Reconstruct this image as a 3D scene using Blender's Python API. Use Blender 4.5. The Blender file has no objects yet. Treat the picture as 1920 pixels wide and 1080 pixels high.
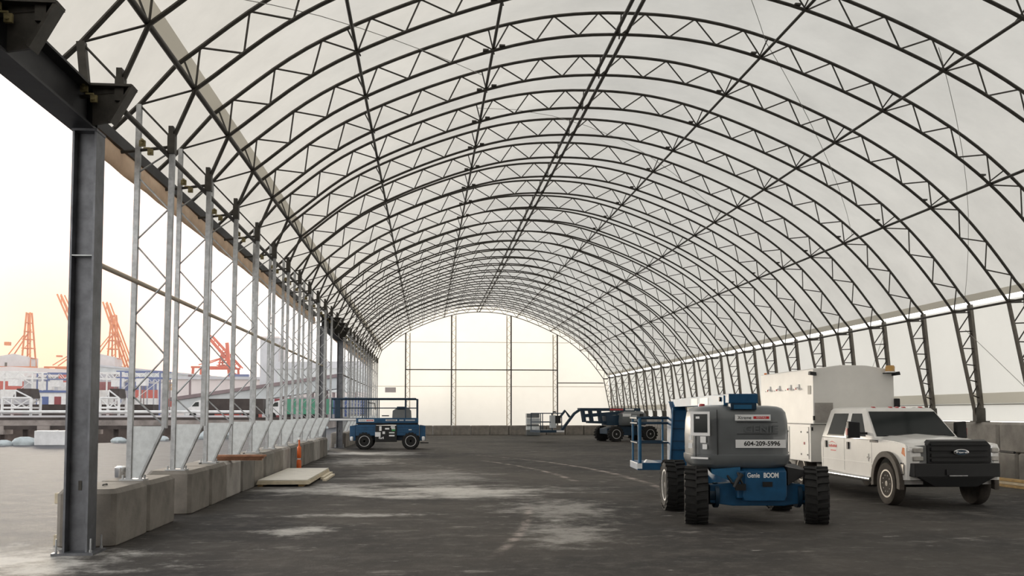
import bpy, bmesh, math, random
from mathutils import Vector, Matrix, Euler

# ------------------------------------------------------------------ camera, world, exposure
S = bpy.context.scene
COL = S.collection
F_PX, CAM_H, PITCH, YAW = 1750.0, 1.75, math.radians(3.0), math.atan(160 / 1750.0)
HORIZON_Y = 774.0
cam_d = bpy.data.cameras.new('camera')
cam = bpy.data.objects.new('camera', cam_d)
COL.objects.link(cam)
cam.location = (0, 0, CAM_H)
cam.rotation_euler = (math.pi / 2 + PITCH, 0, -YAW)
cam_d.sensor_width = 36.0
cam_d.lens = F_PX / 1920 * 36.0
cam_d.shift_y = ((HORIZON_Y - 540) - F_PX * math.tan(PITCH)) / 1920
cam_d.clip_end = 3000
S.camera = cam

SUN_AZ = math.radians(-21.0)      # where the evening glow stands, left of the hall axis
SKY_STRENGTH = 1.9
world = bpy.data.worlds.new('evening_sky')
S.world = world
world.use_nodes = True
wn, wl = world.node_tree.nodes, world.node_tree.links
wn.clear()
w_out = wn.new('ShaderNodeOutputWorld')
w_bg = wn.new('ShaderNodeBackground')
w_tc = wn.new('ShaderNodeTexCoord')
w_sep = wn.new('ShaderNodeSeparateXYZ')
w_ramp = wn.new('ShaderNodeValToRGB')
wl.new(w_tc.outputs['Generated'], w_sep.inputs[0])
wl.new(w_sep.outputs['Z'], w_ramp.inputs[0])
cr = w_ramp.color_ramp
cr.elements[0].position = 0.0
cr.elements[0].color = (1.22, 1.16, 1.08, 1)
cr.elements[1].position = 1.0
cr.elements[1].color = (0.44, 0.465, 0.485, 1)
e = cr.elements.new(0.12); e.color = (1.20, 1.16, 1.10, 1)
e = cr.elements.new(0.40); e.color = (0.72, 0.71, 0.69, 1)
w_dot = wn.new('ShaderNodeVectorMath'); w_dot.operation = 'DOT_PRODUCT'
w_nrm = wn.new('ShaderNodeVectorMath'); w_nrm.operation = 'NORMALIZE'
wl.new(w_tc.outputs['Generated'], w_nrm.inputs[0])
wl.new(w_nrm.outputs[0], w_dot.inputs[0])
el = math.radians(2)
w_dot.inputs[1].default_value = (math.sin(SUN_AZ) * math.cos(el), math.cos(SUN_AZ) * math.cos(el), math.sin(el))
w_max = wn.new('ShaderNodeMath'); w_max.operation = 'MAXIMUM'; w_max.inputs[1].default_value = 0
w_pow = wn.new('ShaderNodeMath'); w_pow.operation = 'POWER'; w_pow.inputs[1].default_value = 48
wl.new(w_dot.outputs['Value'], w_max.inputs[0]); wl.new(w_max.outputs[0], w_pow.inputs[0])
w_add = wn.new('ShaderNodeMix'); w_add.data_type = 'RGBA'; w_add.blend_type = 'MIX'
w_add.inputs['B'].default_value = (0.86, 0.43, 0.27, 1)
wl.new(w_pow.outputs[0], w_add.inputs['Factor']); wl.new(w_ramp.outputs[0], w_add.inputs['A'])
wl.new(w_add.outputs['Result'], w_bg.inputs['Color'])
w_bg.inputs['Strength'].default_value = SKY_STRENGTH
wl.new(w_bg.outputs[0], w_out.inputs[0])

sun_d = bpy.data.lights.new('evening_sun', 'SUN'); sun_d.energy = 5.0; sun_d.angle = math.radians(10); sun_d.color = (1.0, 0.87, 0.70)
sun = bpy.data.objects.new('evening_sun', sun_d); COL.objects.link(sun)
sun.rotation_euler = Vector((-math.sin(SUN_AZ) * math.cos(math.radians(4)), -math.cos(SUN_AZ) * math.cos(math.radians(4)), -math.sin(math.radians(4)))).to_track_quat('-Z', 'Y').to_euler()
sun.location = (-120, 340, 60)

S.view_settings.view_transform = 'Standard'
S.view_settings.look = 'None'
S.view_settings.gamma = 1
S.view_settings.use_curve_mapping = False
S.view_settings.exposure = 0.04
S.cycles.max_bounces = 10
S.cycles.diffuse_bounces = 6
S.cycles.use_denoising = True

random.seed(4)

# ------------------------------------------------------------------ materials
MATS = {}
def mat(name, col, rough=0.6, metal=0.0, var=0.0, scale=3.0, col2=None, bump=0.0, bscale=None, coat=0.0):
    """Principled material whose colour is broken up by object-space noise."""
    m = bpy.data.materials.new(name); m.use_nodes = True
    n, l = m.node_tree.nodes, m.node_tree.links
    b = n['Principled BSDF']
    b.inputs['Roughness'].default_value = rough
    b.inputs['Metallic'].default_value = metal
    b.inputs['Base Color'].default_value = (*col, 1)
    if coat: b.inputs['Coat Weight'].default_value = coat
    tc = n.new('ShaderNodeTexCoord')
    if var or col2:
        no = n.new('ShaderNodeTexNoise'); no.inputs['Scale'].default_value = scale
        no.inputs['Detail'].default_value = 6; no.inputs['Roughness'].default_value = 0.62
        l.new(tc.outputs['Object'], no.inputs['Vector'])
        rp = n.new('ShaderNodeValToRGB')
        rp.color_ramp.elements[0].position = 0.32; rp.color_ramp.elements[1].position = 0.70
        c2 = col2 or tuple(max(0, c * (1 - var)) for c in col)
        rp.color_ramp.elements[0].color = (*c2, 1)
        rp.color_ramp.elements[1].color = (*(col if col2 else tuple(min(1, c * (1 + var * .6)) for c in col)), 1)
        l.new(no.outputs['Fac'], rp.inputs[0]); l.new(rp.outputs[0], b.inputs['Base Color'])
    if bump:
        nb = n.new('ShaderNodeTexNoise'); nb.inputs['Scale'].default_value = bscale or scale * 6
        nb.inputs['Detail'].default_value = 4
        l.new(tc.outputs['Object'], nb.inputs['Vector'])
        bp = n.new('ShaderNodeBump'); bp.inputs['Strength'].default_value = bump; bp.inputs['Distance'].default_value = 0.02
        l.new(nb.outputs['Fac'], bp.inputs['Height']); l.new(bp.outputs[0], b.inputs['Normal'])
    MATS[name] = m
    return m

def fabric(name, refl, trans, fac=0.5, var=0.06, scale=0.35):
    """Membrane: scatters part of the daylight through to the inside."""
    m = bpy.data.materials.new(name); m.use_nodes = True
    n, l = m.node_tree.nodes, m.node_tree.links; n.clear()
    out = n.new('ShaderNodeOutputMaterial')
    d = n.new('ShaderNodeBsdfDiffuse'); t = n.new('ShaderNodeBsdfTranslucent')
    mx = n.new('ShaderNodeMixShader'); mx.inputs[0].default_value = fac
    tc = n.new('ShaderNodeTexCoord')
    no = n.new('ShaderNodeTexNoise'); no.inputs['Scale'].default_value = scale; no.inputs['Detail'].default_value = 7
    no.inputs['Roughness'].default_value = 0.65
    l.new(tc.outputs['Object'], no.inputs['Vector'])
    for sh, c in ((d, refl), (t, trans)):
        rp = n.new('ShaderNodeValToRGB')
        rp.color_ramp.elements[0].position = 0.3; rp.color_ramp.elements[1].position = 0.65
        rp.color_ramp.elements[0].color = (*(x * (1 - var) for x in c), 1)
        rp.color_ramp.elements[1].color = (*c, 1)
        l.new(no.outputs['Fac'], rp.inputs[0]); l.new(rp.outputs[0], sh.inputs['Color'])
    l.new(d.outputs[0], mx.inputs[1]); l.new(t.outputs[0], mx.inputs[2]); l.new(mx.outputs[0], out.inputs[0])
    MATS[name] = m
    return m

fabric('membrane', (0.77, 0.755, 0.715), (0.82, 0.80, 0.755), 0.58, 0.15, 0.5)
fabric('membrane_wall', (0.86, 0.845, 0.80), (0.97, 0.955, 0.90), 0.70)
fabric('membrane_double', (0.70, 0.67, 0.60), (0.70, 0.67, 0.60), 0.58)
fabric('curtain_cloth', (0.84, 0.74, 0.64), (0.80, 0.66, 0.52), 0.5, 0.25, 2.0)
mat('steel_dark', (0.070, 0.064, 0.055), 0.5, 0.35, 0.35, 6)
mat('steel_leg', (0.15, 0.135, 0.115), 0.6, 0.2, 0.3, 5)
mat('steel_beam', (0.045, 0.045, 0.048), 0.5, 0.4, 0.3, 3)
mat('galvanised', (0.46, 0.47, 0.48), 0.45, 0.55, 0.30, 9)
mat('galvanised_sheet', (0.66, 0.69, 0.70), 0.45, 0.35, 0.16, 9)
mat('column_zinc', (0.155, 0.16, 0.175), 0.42, 0.55, 0.35, 4)
mat('purlin_light', (0.62, 0.60, 0.55), 0.6)
mat('post_light', (0.56, 0.48, 0.38), 0.6)  # pale tan; on the girt pipe its warmth stands for sunset glow
mat('cable', (0.30, 0.29, 0.27), 0.5, 0.3)
mat('bracket_olive', (0.30, 0.25, 0.12), 0.6, 0.2, 0.3, 20)
mat('concrete', (0.235, 0.213, 0.187), 0.92, 0, 0.28, 2.5, bump=0.25, bscale=40)
mat('concrete_dim', (0.21, 0.195, 0.175), 0.92, 0, 0.3, 2.5, bump=0.25, bscale=40)
mat('concrete_pale', (0.40, 0.375, 0.345), 0.9, 0, 0.3, 1.8, bump=0.2, bscale=30)
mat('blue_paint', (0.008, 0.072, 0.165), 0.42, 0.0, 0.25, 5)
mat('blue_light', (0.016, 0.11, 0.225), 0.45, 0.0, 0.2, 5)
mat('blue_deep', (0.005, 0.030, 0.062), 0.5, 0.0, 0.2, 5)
mat('black_plastic', (0.008, 0.008, 0.009), 0.5, 0, 0.3, 8)
mat('rubber', (0.013, 0.0125, 0.012), 0.85, 0, 0.45, 7, bump=0.2)
mat('tyre_dusty', (0.055, 0.045, 0.037), 0.9, 0, 0.4, 6, bump=0.2)
mat('cowl_grey', (0.135, 0.145, 0.150), 0.28, 0, 0.12, 3, coat=0.3)
mat('white_paint', (0.83, 0.815, 0.785), 0.30, 0, 0.06, 2, coat=0.4)
mat('box_white', (0.84, 0.82, 0.78), 0.42, 0, 0.05, 2)
mat('decal_white', (0.82, 0.82, 0.82), 0.5)
mat('decal_red', (0.62, 0.03, 0.03), 0.5)
mat('decal_black', (0.012, 0.012, 0.012), 0.5)
mat('decal_green', (0.05, 0.35, 0.10), 0.5)
mat('glass_dark', (0.010, 0.014, 0.014), 0.10)
MATS['glass_dark'].node_tree.nodes['Principled BSDF'].inputs['Specular IOR Level'].default_value = 0.22
mat('chrome', (0.70, 0.70, 0.70), 0.18, 0.95)
mat('alloy', (0.42, 0.40, 0.37), 0.38, 0.75, 0.3, 10)
mat('rim_grey', (0.55, 0.55, 0.55), 0.5, 0.3, 0.3, 12)
mat('lamp_clear', (0.24, 0.25, 0.25), 0.10, 0.3, 0, 1, coat=0.5)
mat('lamp_amber', (0.80, 0.22, 0.03), 0.25, 0, 0, 1, coat=0.5)
mat('lamp_red', (0.45, 0.03, 0.03), 0.3, 0, 0, 1, coat=0.4)
mat('beacon_amber', (0.55, 0.30, 0.07), 0.3, 0, 0.2, 8, coat=0.3)
mat('flare_brown', (0.085, 0.070, 0.058), 0.7, 0, 0.25, 5)
mat('plywood', (0.66, 0.58, 0.44), 0.8, 0, 0.2, 6, bump=0.1)
mat('plywood_face', (0.74, 0.70, 0.62), 0.7, 0, 0.12, 4)
mat('lumber', (0.50, 0.33, 0.14), 0.8, 0, 0.3, 9)
mat('cedar', (0.40, 0.20, 0.12), 0.8, 0, 0.3, 9)
mat('orange_paint', (0.72, 0.13, 0.02), 0.5, 0, 0.2, 6)
mat('tarp_white', (0.70, 0.74, 0.76), 0.6, 0, 0.25, 3)
mat('stone_pale', (0.50, 0.55, 0.57), 0.9, 0, 0.3, 2)
mat('crane_red', (0.55, 0.05, 0.008), 0.6, 0, 0.2, 0.3)
mat('crane_orange', (0.62, 0.15, 0.012), 0.6, 0, 0.2, 0.3)
mat('house_grey', (0.52, 0.50, 0.52), 0.7, 0, 0.15, 0.3)
mat('dock_concrete', (0.30, 0.265, 0.25), 0.9, 0, 0.45, 0.7)
mat('dock_dark', (0.060, 0.048, 0.045), 0.9, 0, 0.4, 1)
mat('white_steel', (0.74, 0.74, 0.75), 0.5, 0, 0.15, 2)
mat('roof_pale', (0.66, 0.60, 0.60), 0.8, 0, 0.1, 0.2)
mat('gallery_grey', (0.52, 0.55, 0.57), 0.7, 0, 0.15, 0.6)
mat('gallery_roof', (0.22, 0.17, 0.18), 0.7, 0, 0.2, 0.6)
mat('silo_grey', (0.50, 0.51, 0.55), 0.8, 0, 0.12, 0.4)
CONT_COLS = {'red': (0.50, 0.08, 0.06), 'blue': (0.09, 0.13, 0.30), 'white': (0.72, 0.72, 0.72), 'tan': (0.62, 0.42, 0.22),
             'grey': (0.42, 0.42, 0.46), 'maroon': (0.24, 0.05, 0.06), 'green': (0.07, 0.26, 0.17)}
for k_, c_ in CONT_COLS.items(): mat('container_' + k_, c_, 0.65, 0, 0.15, 0.8)

# asphalt floor: dark tar with dust films, scuffed arcs and pale spilled dust
def asphalt():
    m = bpy.data.materials.new('asphalt'); m.use_nodes = True
    n, l = m.node_tree.nodes, m.node_tree.links
    b = n['Principled BSDF']; b.inputs['Specular IOR Level'].default_value = 0.12
    tc = n.new('ShaderNodeTexCoord')
    sep = n.new('ShaderNodeSeparateXYZ'); l.new(tc.outputs['Object'], sep.inputs[0])
    def math_(op, a, b_=None, c=None):
        x = n.new('ShaderNodeMath'); x.operation = op
        for i, v in enumerate((a, b_, c)):
            if v is None: continue
            if isinstance(v, (int, float)): x.inputs[i].default_value = v
            else: l.new(v, x.inputs[i])
        return x.outputs[0]
    def noise(scale, detail=6, sx=1, sy=1, rough=0.6):
        mp = n.new('ShaderNodeMapping'); mp.inputs['Scale'].default_value = (sx, sy, 1)
        l.new(tc.outputs['Object'], mp.inputs[0])
        no = n.new('ShaderNodeTexNoise'); no.inputs['Scale'].default_value = scale
        no.inputs['Detail'].default_value = detail; no.inputs['Roughness'].default_value = rough
        l.new(mp.outputs[0], no.inputs['Vector']); return no.outputs['Fac']
    def ramp(v, lo, hi):
        x = n.new('ShaderNodeMapRange'); x.clamp = True; x.interpolation_type = 'SMOOTHSTEP'
        x.inputs['From Min'].default_value = lo; x.inputs['From Max'].default_value = hi
        l.new(v, x.inputs['Value']); return x.outputs[0]
    def mix(f, a, b_):
        x = n.new('ShaderNodeMix'); x.data_type = 'RGBA'; l.new(f, x.inputs['Factor'])
        for k, v in (('A', a), ('B', b_)):
            if isinstance(v, tuple): x.inputs[k].default_value = (*v, 1)
            else: l.new(v, x.inputs[k])
        return x.outputs['Result']
    n1, n2, n3 = noise(0.22, 5), noise(1.6, 8, rough=0.7), noise(0.8, 9, 0.7, 1.0, 0.72)
    n4 = noise(1.5, 9, 0.5, 1.0, 0.72); n5 = noise(5.0, 7, rough=0.75)
    c = mix(ramp(n1, 0.35, 0.68), (0.036, 0.034, 0.034), (0.078, 0.070, 0.063))
    c = mix(ramp(n2, 0.45, 0.78), c, (0.115, 0.106, 0.098))
    c = mix(math_('MULTIPLY', ramp(n5, 0.50, 0.72), 0.5), c, (0.15, 0.14, 0.13))
    c = mix(math_('MULTIPLY', ramp(n3, 0.54, 0.74), 0.42), c, (0.24, 0.225, 0.21))
    c = mix(math_('MULTIPLY', ramp(n4, 0.57, 0.70), 0.6), c, (0.32, 0.30, 0.28))
    c = mix(math_('MULTIPLY', ramp(noise(3.2, 6, 0.5, 1.3, 0.6), 0.66, 0.74), 0.8), c, (0.44, 0.42, 0.40))
    c = mix(math_('MULTIPLY', ramp(n4, 0.46, 0.30), 0.5), c, (0.038, 0.034, 0.031))
    # lot outside the hall is paler and bluer
    out = ramp(math_('SUBTRACT', math_('MULTIPLY', sep.outputs['X'], -1.0), math_('MULTIPLY', n1, 0.8)), 3.9, 4.8)
    c = mix(out, c, mix(ramp(n2, 0.35, 0.7), (0.070, 0.072, 0.080), (0.125, 0.125, 0.136)))
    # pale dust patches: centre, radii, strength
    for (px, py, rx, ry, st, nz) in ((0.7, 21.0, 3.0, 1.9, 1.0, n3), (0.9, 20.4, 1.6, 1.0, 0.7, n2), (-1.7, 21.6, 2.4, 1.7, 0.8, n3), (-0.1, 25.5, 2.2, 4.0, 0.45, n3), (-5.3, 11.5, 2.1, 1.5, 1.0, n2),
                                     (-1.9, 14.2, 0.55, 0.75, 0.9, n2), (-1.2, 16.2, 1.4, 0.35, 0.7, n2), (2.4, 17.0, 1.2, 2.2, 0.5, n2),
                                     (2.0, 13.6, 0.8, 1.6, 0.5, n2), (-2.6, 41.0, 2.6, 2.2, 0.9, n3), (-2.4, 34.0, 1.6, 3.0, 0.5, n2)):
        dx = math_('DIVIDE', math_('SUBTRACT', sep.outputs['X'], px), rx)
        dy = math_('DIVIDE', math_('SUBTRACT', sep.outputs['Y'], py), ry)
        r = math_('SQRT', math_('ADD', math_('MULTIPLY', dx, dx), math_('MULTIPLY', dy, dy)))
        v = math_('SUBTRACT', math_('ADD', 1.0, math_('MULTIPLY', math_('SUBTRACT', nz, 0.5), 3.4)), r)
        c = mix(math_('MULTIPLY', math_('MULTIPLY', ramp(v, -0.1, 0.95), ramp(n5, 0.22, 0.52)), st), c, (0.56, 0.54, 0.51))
    # curved scuffs left by turning wheels
    for (px, py, R, w, y0, y1) in ((-29.45, 23.61, 33.25, 0.16, 24, 34), (-34.0, 23.4, 39.49, 0.18, 21, 34), (-29.45, 23.61, 35.0, 0.10, 26, 40), (-29.6, 20.0, 31.6, 0.12, 12, 17)):
        dx = math_('SUBTRACT', sep.outputs['X'], px); dy = math_('SUBTRACT', sep.outputs['Y'], py)
        d = math_('ABSOLUTE', math_('SUBTRACT', math_('SQRT', math_('ADD', math_('MULTIPLY', dx, dx), math_('MULTIPLY', dy, dy))), R))
        f = math_('MULTIPLY', math_('SUBTRACT', 1.0, ramp(d, 0.0, w)), ramp(n2, 0.40, 0.62))
        f = math_('MULTIPLY', f, math_('MULTIPLY', ramp(sep.outputs['Y'], y0 - 1, y0 + 1), math_('SUBTRACT', 1.0, ramp(sep.outputs['Y'], y1 - 1, y1 + 1))))
        c = mix(math_('MULTIPLY', f, 0.85), c, (0.42, 0.36, 0.33))
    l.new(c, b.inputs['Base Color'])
    rr = n.new('ShaderNodeMapRange'); rr.inputs['To Min'].default_value = 0.62; rr.inputs['To Max'].default_value = 0.9
    l.new(n2, rr.inputs['Value']); l.new(rr.outputs[0], b.inputs['Roughness'])
    bp = n.new('ShaderNodeBump'); bp.inputs['Strength'].default_value = 0.35; bp.inputs['Distance'].default_value = 0.02
    l.new(noise(30, 5), bp.inputs['Height']); l.new(bp.outputs[0], b.inputs['Normal'])
    MATS['asphalt'] = m
asphalt()
def water():
    m = mat('water', (0.16, 0.15, 0.14), 0.12, 0.0, bump=0.6, bscale=0.5)
water()

# ------------------------------------------------------------------ mesh helpers
class MB:
    """Collects shapes; build() links them as ONE mesh object."""
    def __init__(s): s.v, s.f = [], []
    def add(s, vs, fs, M=None):
        o = len(s.v)
        s.v += [tuple(M @ Vector(v)) if M else tuple(v) for v in vs]
        s.f += [tuple(i + o for i in f) for f in fs]
        return s
    def box(s, c, d, M=None):
        x, y, z = (k / 2 for k in d)
        vs = [(c[0] + i * x, c[1] + j * y, c[2] + k * z) for i in (-1, 1) for j in (-1, 1) for k in (-1, 1)]
        return s.add(vs, [(0, 1, 3, 2), (4, 6, 7, 5), (0, 4, 5, 1), (2, 3, 7, 6), (0, 2, 6, 4), (1, 5, 7, 3)], M)
    def span(s, a, b):
        return s.box([(p + q) / 2 for p, q in zip(a, b)], [abs(q - p) for p, q in zip(a, b)])
    def cyl(s, p0, p1, r, n=8, r2=None, caps=True):
        return s.path([p0, p1], r, n, caps, r2)
    def path(s, pts, r, n=8, caps=True, r2=None):
        pts = [Vector(p) for p in pts]; m = len(pts); vs = []
        t0 = (pts[1] - pts[0]).normalized()
        up = Vector((0, 0, 1)) if abs(t0.z) < 0.9 else Vector((0, 1, 0))
        if len({round(p.y, 4) for p in pts}) == 1: up = Vector((0, 1, 0))
        for i, p in enumerate(pts):
            t = (pts[min(i + 1, m - 1)] - pts[max(i - 1, 0)]).normalized()
            a = t.cross(up)
            if a.length < 1e-4: a = t.orthogonal()
            a.normalize(); b = t.cross(a)
            rr = r if r2 is None else r + (r2 - r) * i / (m - 1)
            for k in range(n):
                w = 2 * math.pi * (k + .5) / n
                vs.append(p + a * math.cos(w) * rr + b * math.sin(w) * rr)
        fs = [(i * n + k, i * n + (k + 1) % n, (i + 1) * n + (k + 1) % n, (i + 1) * n + k) for i in range(m - 1) for k in range(n)]
        if caps: fs += [tuple(range(n)), tuple(range((m - 1) * n, m * n))]
        return s.add(vs, fs)
    def bar(s, p0, p1, w, h=None):
        """square bar between two points"""
        return s.path([p0, p1], (w if h is None else (w + h) / 2) * 0.7071, 4)
    def prism(s, poly, axis, a, b):
        def P(u, v, t): return {'x': (t, u, v), 'y': (u, t, v), 'z': (u, v, t)}[axis]
        n = len(poly)
        vs = [P(u, v, a) for u, v in poly] + [P(u, v, b) for u, v in poly]
        return s.add(vs, [tuple(range(n)), tuple(range(n, 2 * n))] + [(i, (i + 1) % n, n + (i + 1) % n, n + i) for i in range(n)])
    def loft(s, rings, cap=True):
        n = len(rings[0]); o = [v for r in rings for v in r]
        fs = [(i * n + k, i * n + (k + 1) % n, (i + 1) * n + (k + 1) % n, (i + 1) * n + k) for i in range(len(rings) - 1) for k in range(n)]
        if cap: fs += [tuple(range(n)), tuple(range((len(rings) - 1) * n, len(rings) * n))]
        return s.add(o, fs)
    def lathe(s, prof, c, axis='x', n=24):
        """prof: (radius, offset along axis)"""
        rings = []
        for r, h in prof:
            rg = []
            for k in range(n):
                w = 2 * math.pi * k / n; u, v = r * math.cos(w), r * math.sin(w)
                rg.append({'x': (c[0] + h, c[1] + u, c[2] + v), 'y': (c[0] + u, c[1] + h, c[2] + v), 'z': (c[0] + u, c[1] + v, c[2] + h)}[axis])
            rings.append(rg)
        return s.loft(rings)
    def quad(s, *p): return s.add(p, [tuple(range(len(p)))])
    def plate(s, pts, off):
        """polygon given thickness along its normal by off"""
        p = [Vector(q) for q in pts]; nrm = (p[1] - p[0]).cross(p[2] - p[0]).normalized() * off
        n = len(p); vs = p + [q + nrm for q in p]
        return s.add(vs, [tuple(range(n)), tuple(range(n, 2 * n))] + [(i, (i + 1) % n, n + (i + 1) % n, n + i) for i in range(n)])
    def mesh(s, name, m, smooth=None, bevel=0):
        me = bpy.data.meshes.new(name)
        bm = bmesh.new()
        vs = [bm.verts.new(v) for v in s.v]
        for f in s.f:
            try: bm.faces.new([vs[i] for i in f])
            except ValueError: pass
        bmesh.ops.recalc_face_normals(bm, faces=bm.faces)
        if bevel:
            ed = [e_ for e_ in bm.edges if len(e_.link_faces) == 2 and e_.calc_face_angle(0) > 0.6]
            bmesh.ops.bevel(bm, geom=ed, offset=bevel, segments=2, profile=0.6, affect='EDGES', clamp_overlap=True)
        bm.to_mesh(me); bm.free()
        me.materials.append(MATS[m] if isinstance(m, str) else m)
        if smooth:
            me.polygons.foreach_set('use_smooth', [True] * len(me.polygons))
            me.set_sharp_from_angle(angle=math.radians(smooth))
        return me
    def build(s, name, m, parent=None, smooth=None, bevel=0, loc=None, label=None):
        o = bpy.data.objects.new(name, s.mesh(name, m, smooth, bevel)); COL.objects.link(o)
        if parent: o.parent = parent
        if loc: o.location = loc
        if label: o['label'] = label
        return o

def tag(o, label, cat, group=None):
    o['label'] = label; o['category'] = cat
    if group: o['group'] = group
    return o
def thing(name, label, cat, loc=(0, 0, 0), rz=0, group=None):
    o = bpy.data.objects.new(name, None); COL.objects.link(o)
    o.empty_display_size = 0.3
    o.location = loc; o.rotation_euler = (0, 0, rz)
    return tag(o, label, cat, group)
def struct(o): o['kind'] = 'structure'; return o
def inst(name, me, parent=None, loc=None, rot=None):
    o = bpy.data.objects.new(name, me); COL.objects.link(o)
    if parent: o.parent = parent
    if loc: o.location = loc
    if rot: o.rotation_euler = rot
    return o
def copy_tree(o, parent=None):
    c = o.copy(); COL.objects.link(c); c.parent = parent
    for ch in o.children: copy_tree(ch, c)
    return c
def text(body, size, m, parent, loc, rot=(math.pi / 2, 0, 0), sx=1.0, bold=0.0, name='lettering'):
    cu = bpy.data.curves.new('lettering', 'FONT'); cu.body = body; cu.size = size; cu.extrude = 0.0015
    cu.align_x = 'CENTER'; cu.align_y = 'CENTER'; cu.offset = bold
    tmp = bpy.data.objects.new('tmp', cu); COL.objects.link(tmp)
    bpy.context.view_layer.update()
    me = bpy.data.meshes.new_from_object(tmp.evaluated_get(bpy.context.evaluated_depsgraph_get()))
    bpy.data.objects.remove(tmp); bpy.data.curves.remove(cu)
    me.materials.clear(); me.materials.append(MATS[m])
    o = inst(name, me, parent, loc, rot); o.scale = (sx, 1, 1)
    return o
ORD = ('zeroth first second third fourth fifth sixth seventh eighth ninth tenth eleventh twelfth thirteenth fourteenth fifteenth sixteenth '
       'seventeenth eighteenth nineteenth twentieth').split()
TENS = {20: 'twenty', 30: 'thirty', 40: 'forty'}
def ordinal(n): return ORD[n] if n <= 20 else TENS[n // 10 * 10] + '-' + ORD[n % 10] if n % 10 else TENS[n // 10 * 10][:-1] + 'ieth'

# ================================================================== THE HALL
BAY = 2.4
def TY(k): return 14.4 + BAY * k            # truss k stands at this distance
Y_END, Y_BACK = 74.4, -3.6  # hall ends close behind the camera to cut roof light
BLOCK_H = 0.75

# inner chord of the arch: points (x, z) in the plane of a truss
CTRL = [(-3.54, 6.68), (-1.67, 8.08), (1.96, 9.52), (4.39, 9.80), (6.72, 9.52), (10.45, 8.02), (12.45, 6.60), (14.22, 4.45)]
def catmull(P, n=24):
    Q = [(2 * P[0][0] - P[1][0], 2 * P[0][1] - P[1][1] - 0.15)] + P + [(2 * P[-1][0] - P[-2][0] - 0.45, 2 * P[-1][1] - P[-2][1] - 0.1)]
    out = []
    for i in range(1, len(Q) - 2):
        t = [0]
        for a, b in ((i - 1, i), (i, i + 1), (i + 1, i + 2)): t.append(t[-1] + math.dist(Q[a], Q[b]) ** 0.5)
        for s in range(n):
            u = t[1] + (t[2] - t[1]) * s / n
            def L(a, b, ta, tb): return tuple(((tb - u) * a[c] + (u - ta) * b[c]) / (tb - ta) for c in (0, 1))
            A1, A2, A3 = L(Q[i - 1], Q[i], t[0], t[1]), L(Q[i], Q[i + 1], t[1], t[2]), L(Q[i + 1], Q[i + 2], t[2], t[3])
            B1, B2 = L(A1, A2, t[0], t[2]), L(A2, A3, t[1], t[3])
            out.append(L(B1, B2, t[1], t[2]))
    return out + [P[-1]]
ARC = catmull(CTRL)
LEN = [0]
for a, b in zip(ARC, ARC[1:]): LEN.append(LEN[-1] + math.dist(a, b))
def on_arc(s):
    s = min(max(s, 0), LEN[-1]); i = 0
    while i < len(LEN) - 2 and LEN[i + 1] < s: i += 1
    f = (s - LEN[i]) / (LEN[i + 1] - LEN[i]); a, b = ARC[i], ARC[i + 1]
    p = (a[0] + (b[0] - a[0]) * f, a[1] + (b[1] - a[1]) * f)
    j0, j1 = max(i - 2, 0), min(i + 3, len(ARC) - 1)
    tx, tz = ARC[j1][0] - ARC[j0][0], ARC[j1][1] - ARC[j0][1]; h = math.hypot(tx, tz)
    return p, (-tz / h, tx / h)
DEPTH = 0.47
def arc_in(s): return on_arc(s)[0]
def arc_out(s, d=DEPTH):
    p, nn = on_arc(s); return (p[0] + nn[0] * d, p[1] + nn[1] * d)
def s_at_ratio(r):
    best = min(range(len(ARC)), key=lambda i: abs(ARC[i][0] / (ARC[i][1] - 1.75) - r)); return LEN[best]
# arc length of the lengthwise purlins (A is the left knee, H the right one)
PS = [0.0, s_at_ratio(-0.19), s_at_ratio(0.18), s_at_ratio(0.51), s_at_ratio(0.93), s_at_ratio(1.5), s_at_ratio(2.48), LEN[-1]]
KNEE_OL, KNEE_IL, EAVE = (-4.36, 6.42), (-3.86, 5.90), (-4.85, 5.92)
FOOT_RO, FOOT_RI, KNEE_RO = (14.95, 1.55), (14.78, 1.62), (14.68, 4.68)
POST_O, POST_I = -4.40, -3.90
TOP = BLOCK_H                                # top of the concrete blocks

S_N = 60
in_pts = [arc_in(LEN[-1] * i / S_N) for i in range(S_N + 1)]
out_pts = [arc_out(LEN[-1] * i / S_N) for i in range(S_N + 1)]
out_pts[-1] = KNEE_RO
nodes_in, nodes_out = [], []
for a, b in zip(PS, PS[1:]):
    for j in range(3):
        nodes_in.append(arc_in(a + (b - a) * j / 3)); nodes_out.append(arc_out(a + (b - a) * (j + .5) / 3))
nodes_in.append(arc_in(PS[-1]))
def P3(p, y=0.0): return (p[0], y, p[1])

ME = {}
ME['outer_chord'] = MB().path([P3(EAVE), P3(KNEE_OL)] + [P3(p) for p in out_pts], 0.034, 6).mesh('outer_chord', 'steel_dark', 50)
ME['inner_chord'] = MB().path([P3(KNEE_IL)] + [P3(p) for p in in_pts], 0.033, 6).mesh('inner_chord', 'steel_dark', 50)
web = []
for i, o in enumerate(nodes_out): web += [(nodes_in[i], o), (o, nodes_in[i + 1])]
web += [(KNEE_OL, KNEE_IL), (KNEE_OL, nodes_in[0]), (arc_out(0.15), nodes_in[0])]
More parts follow.
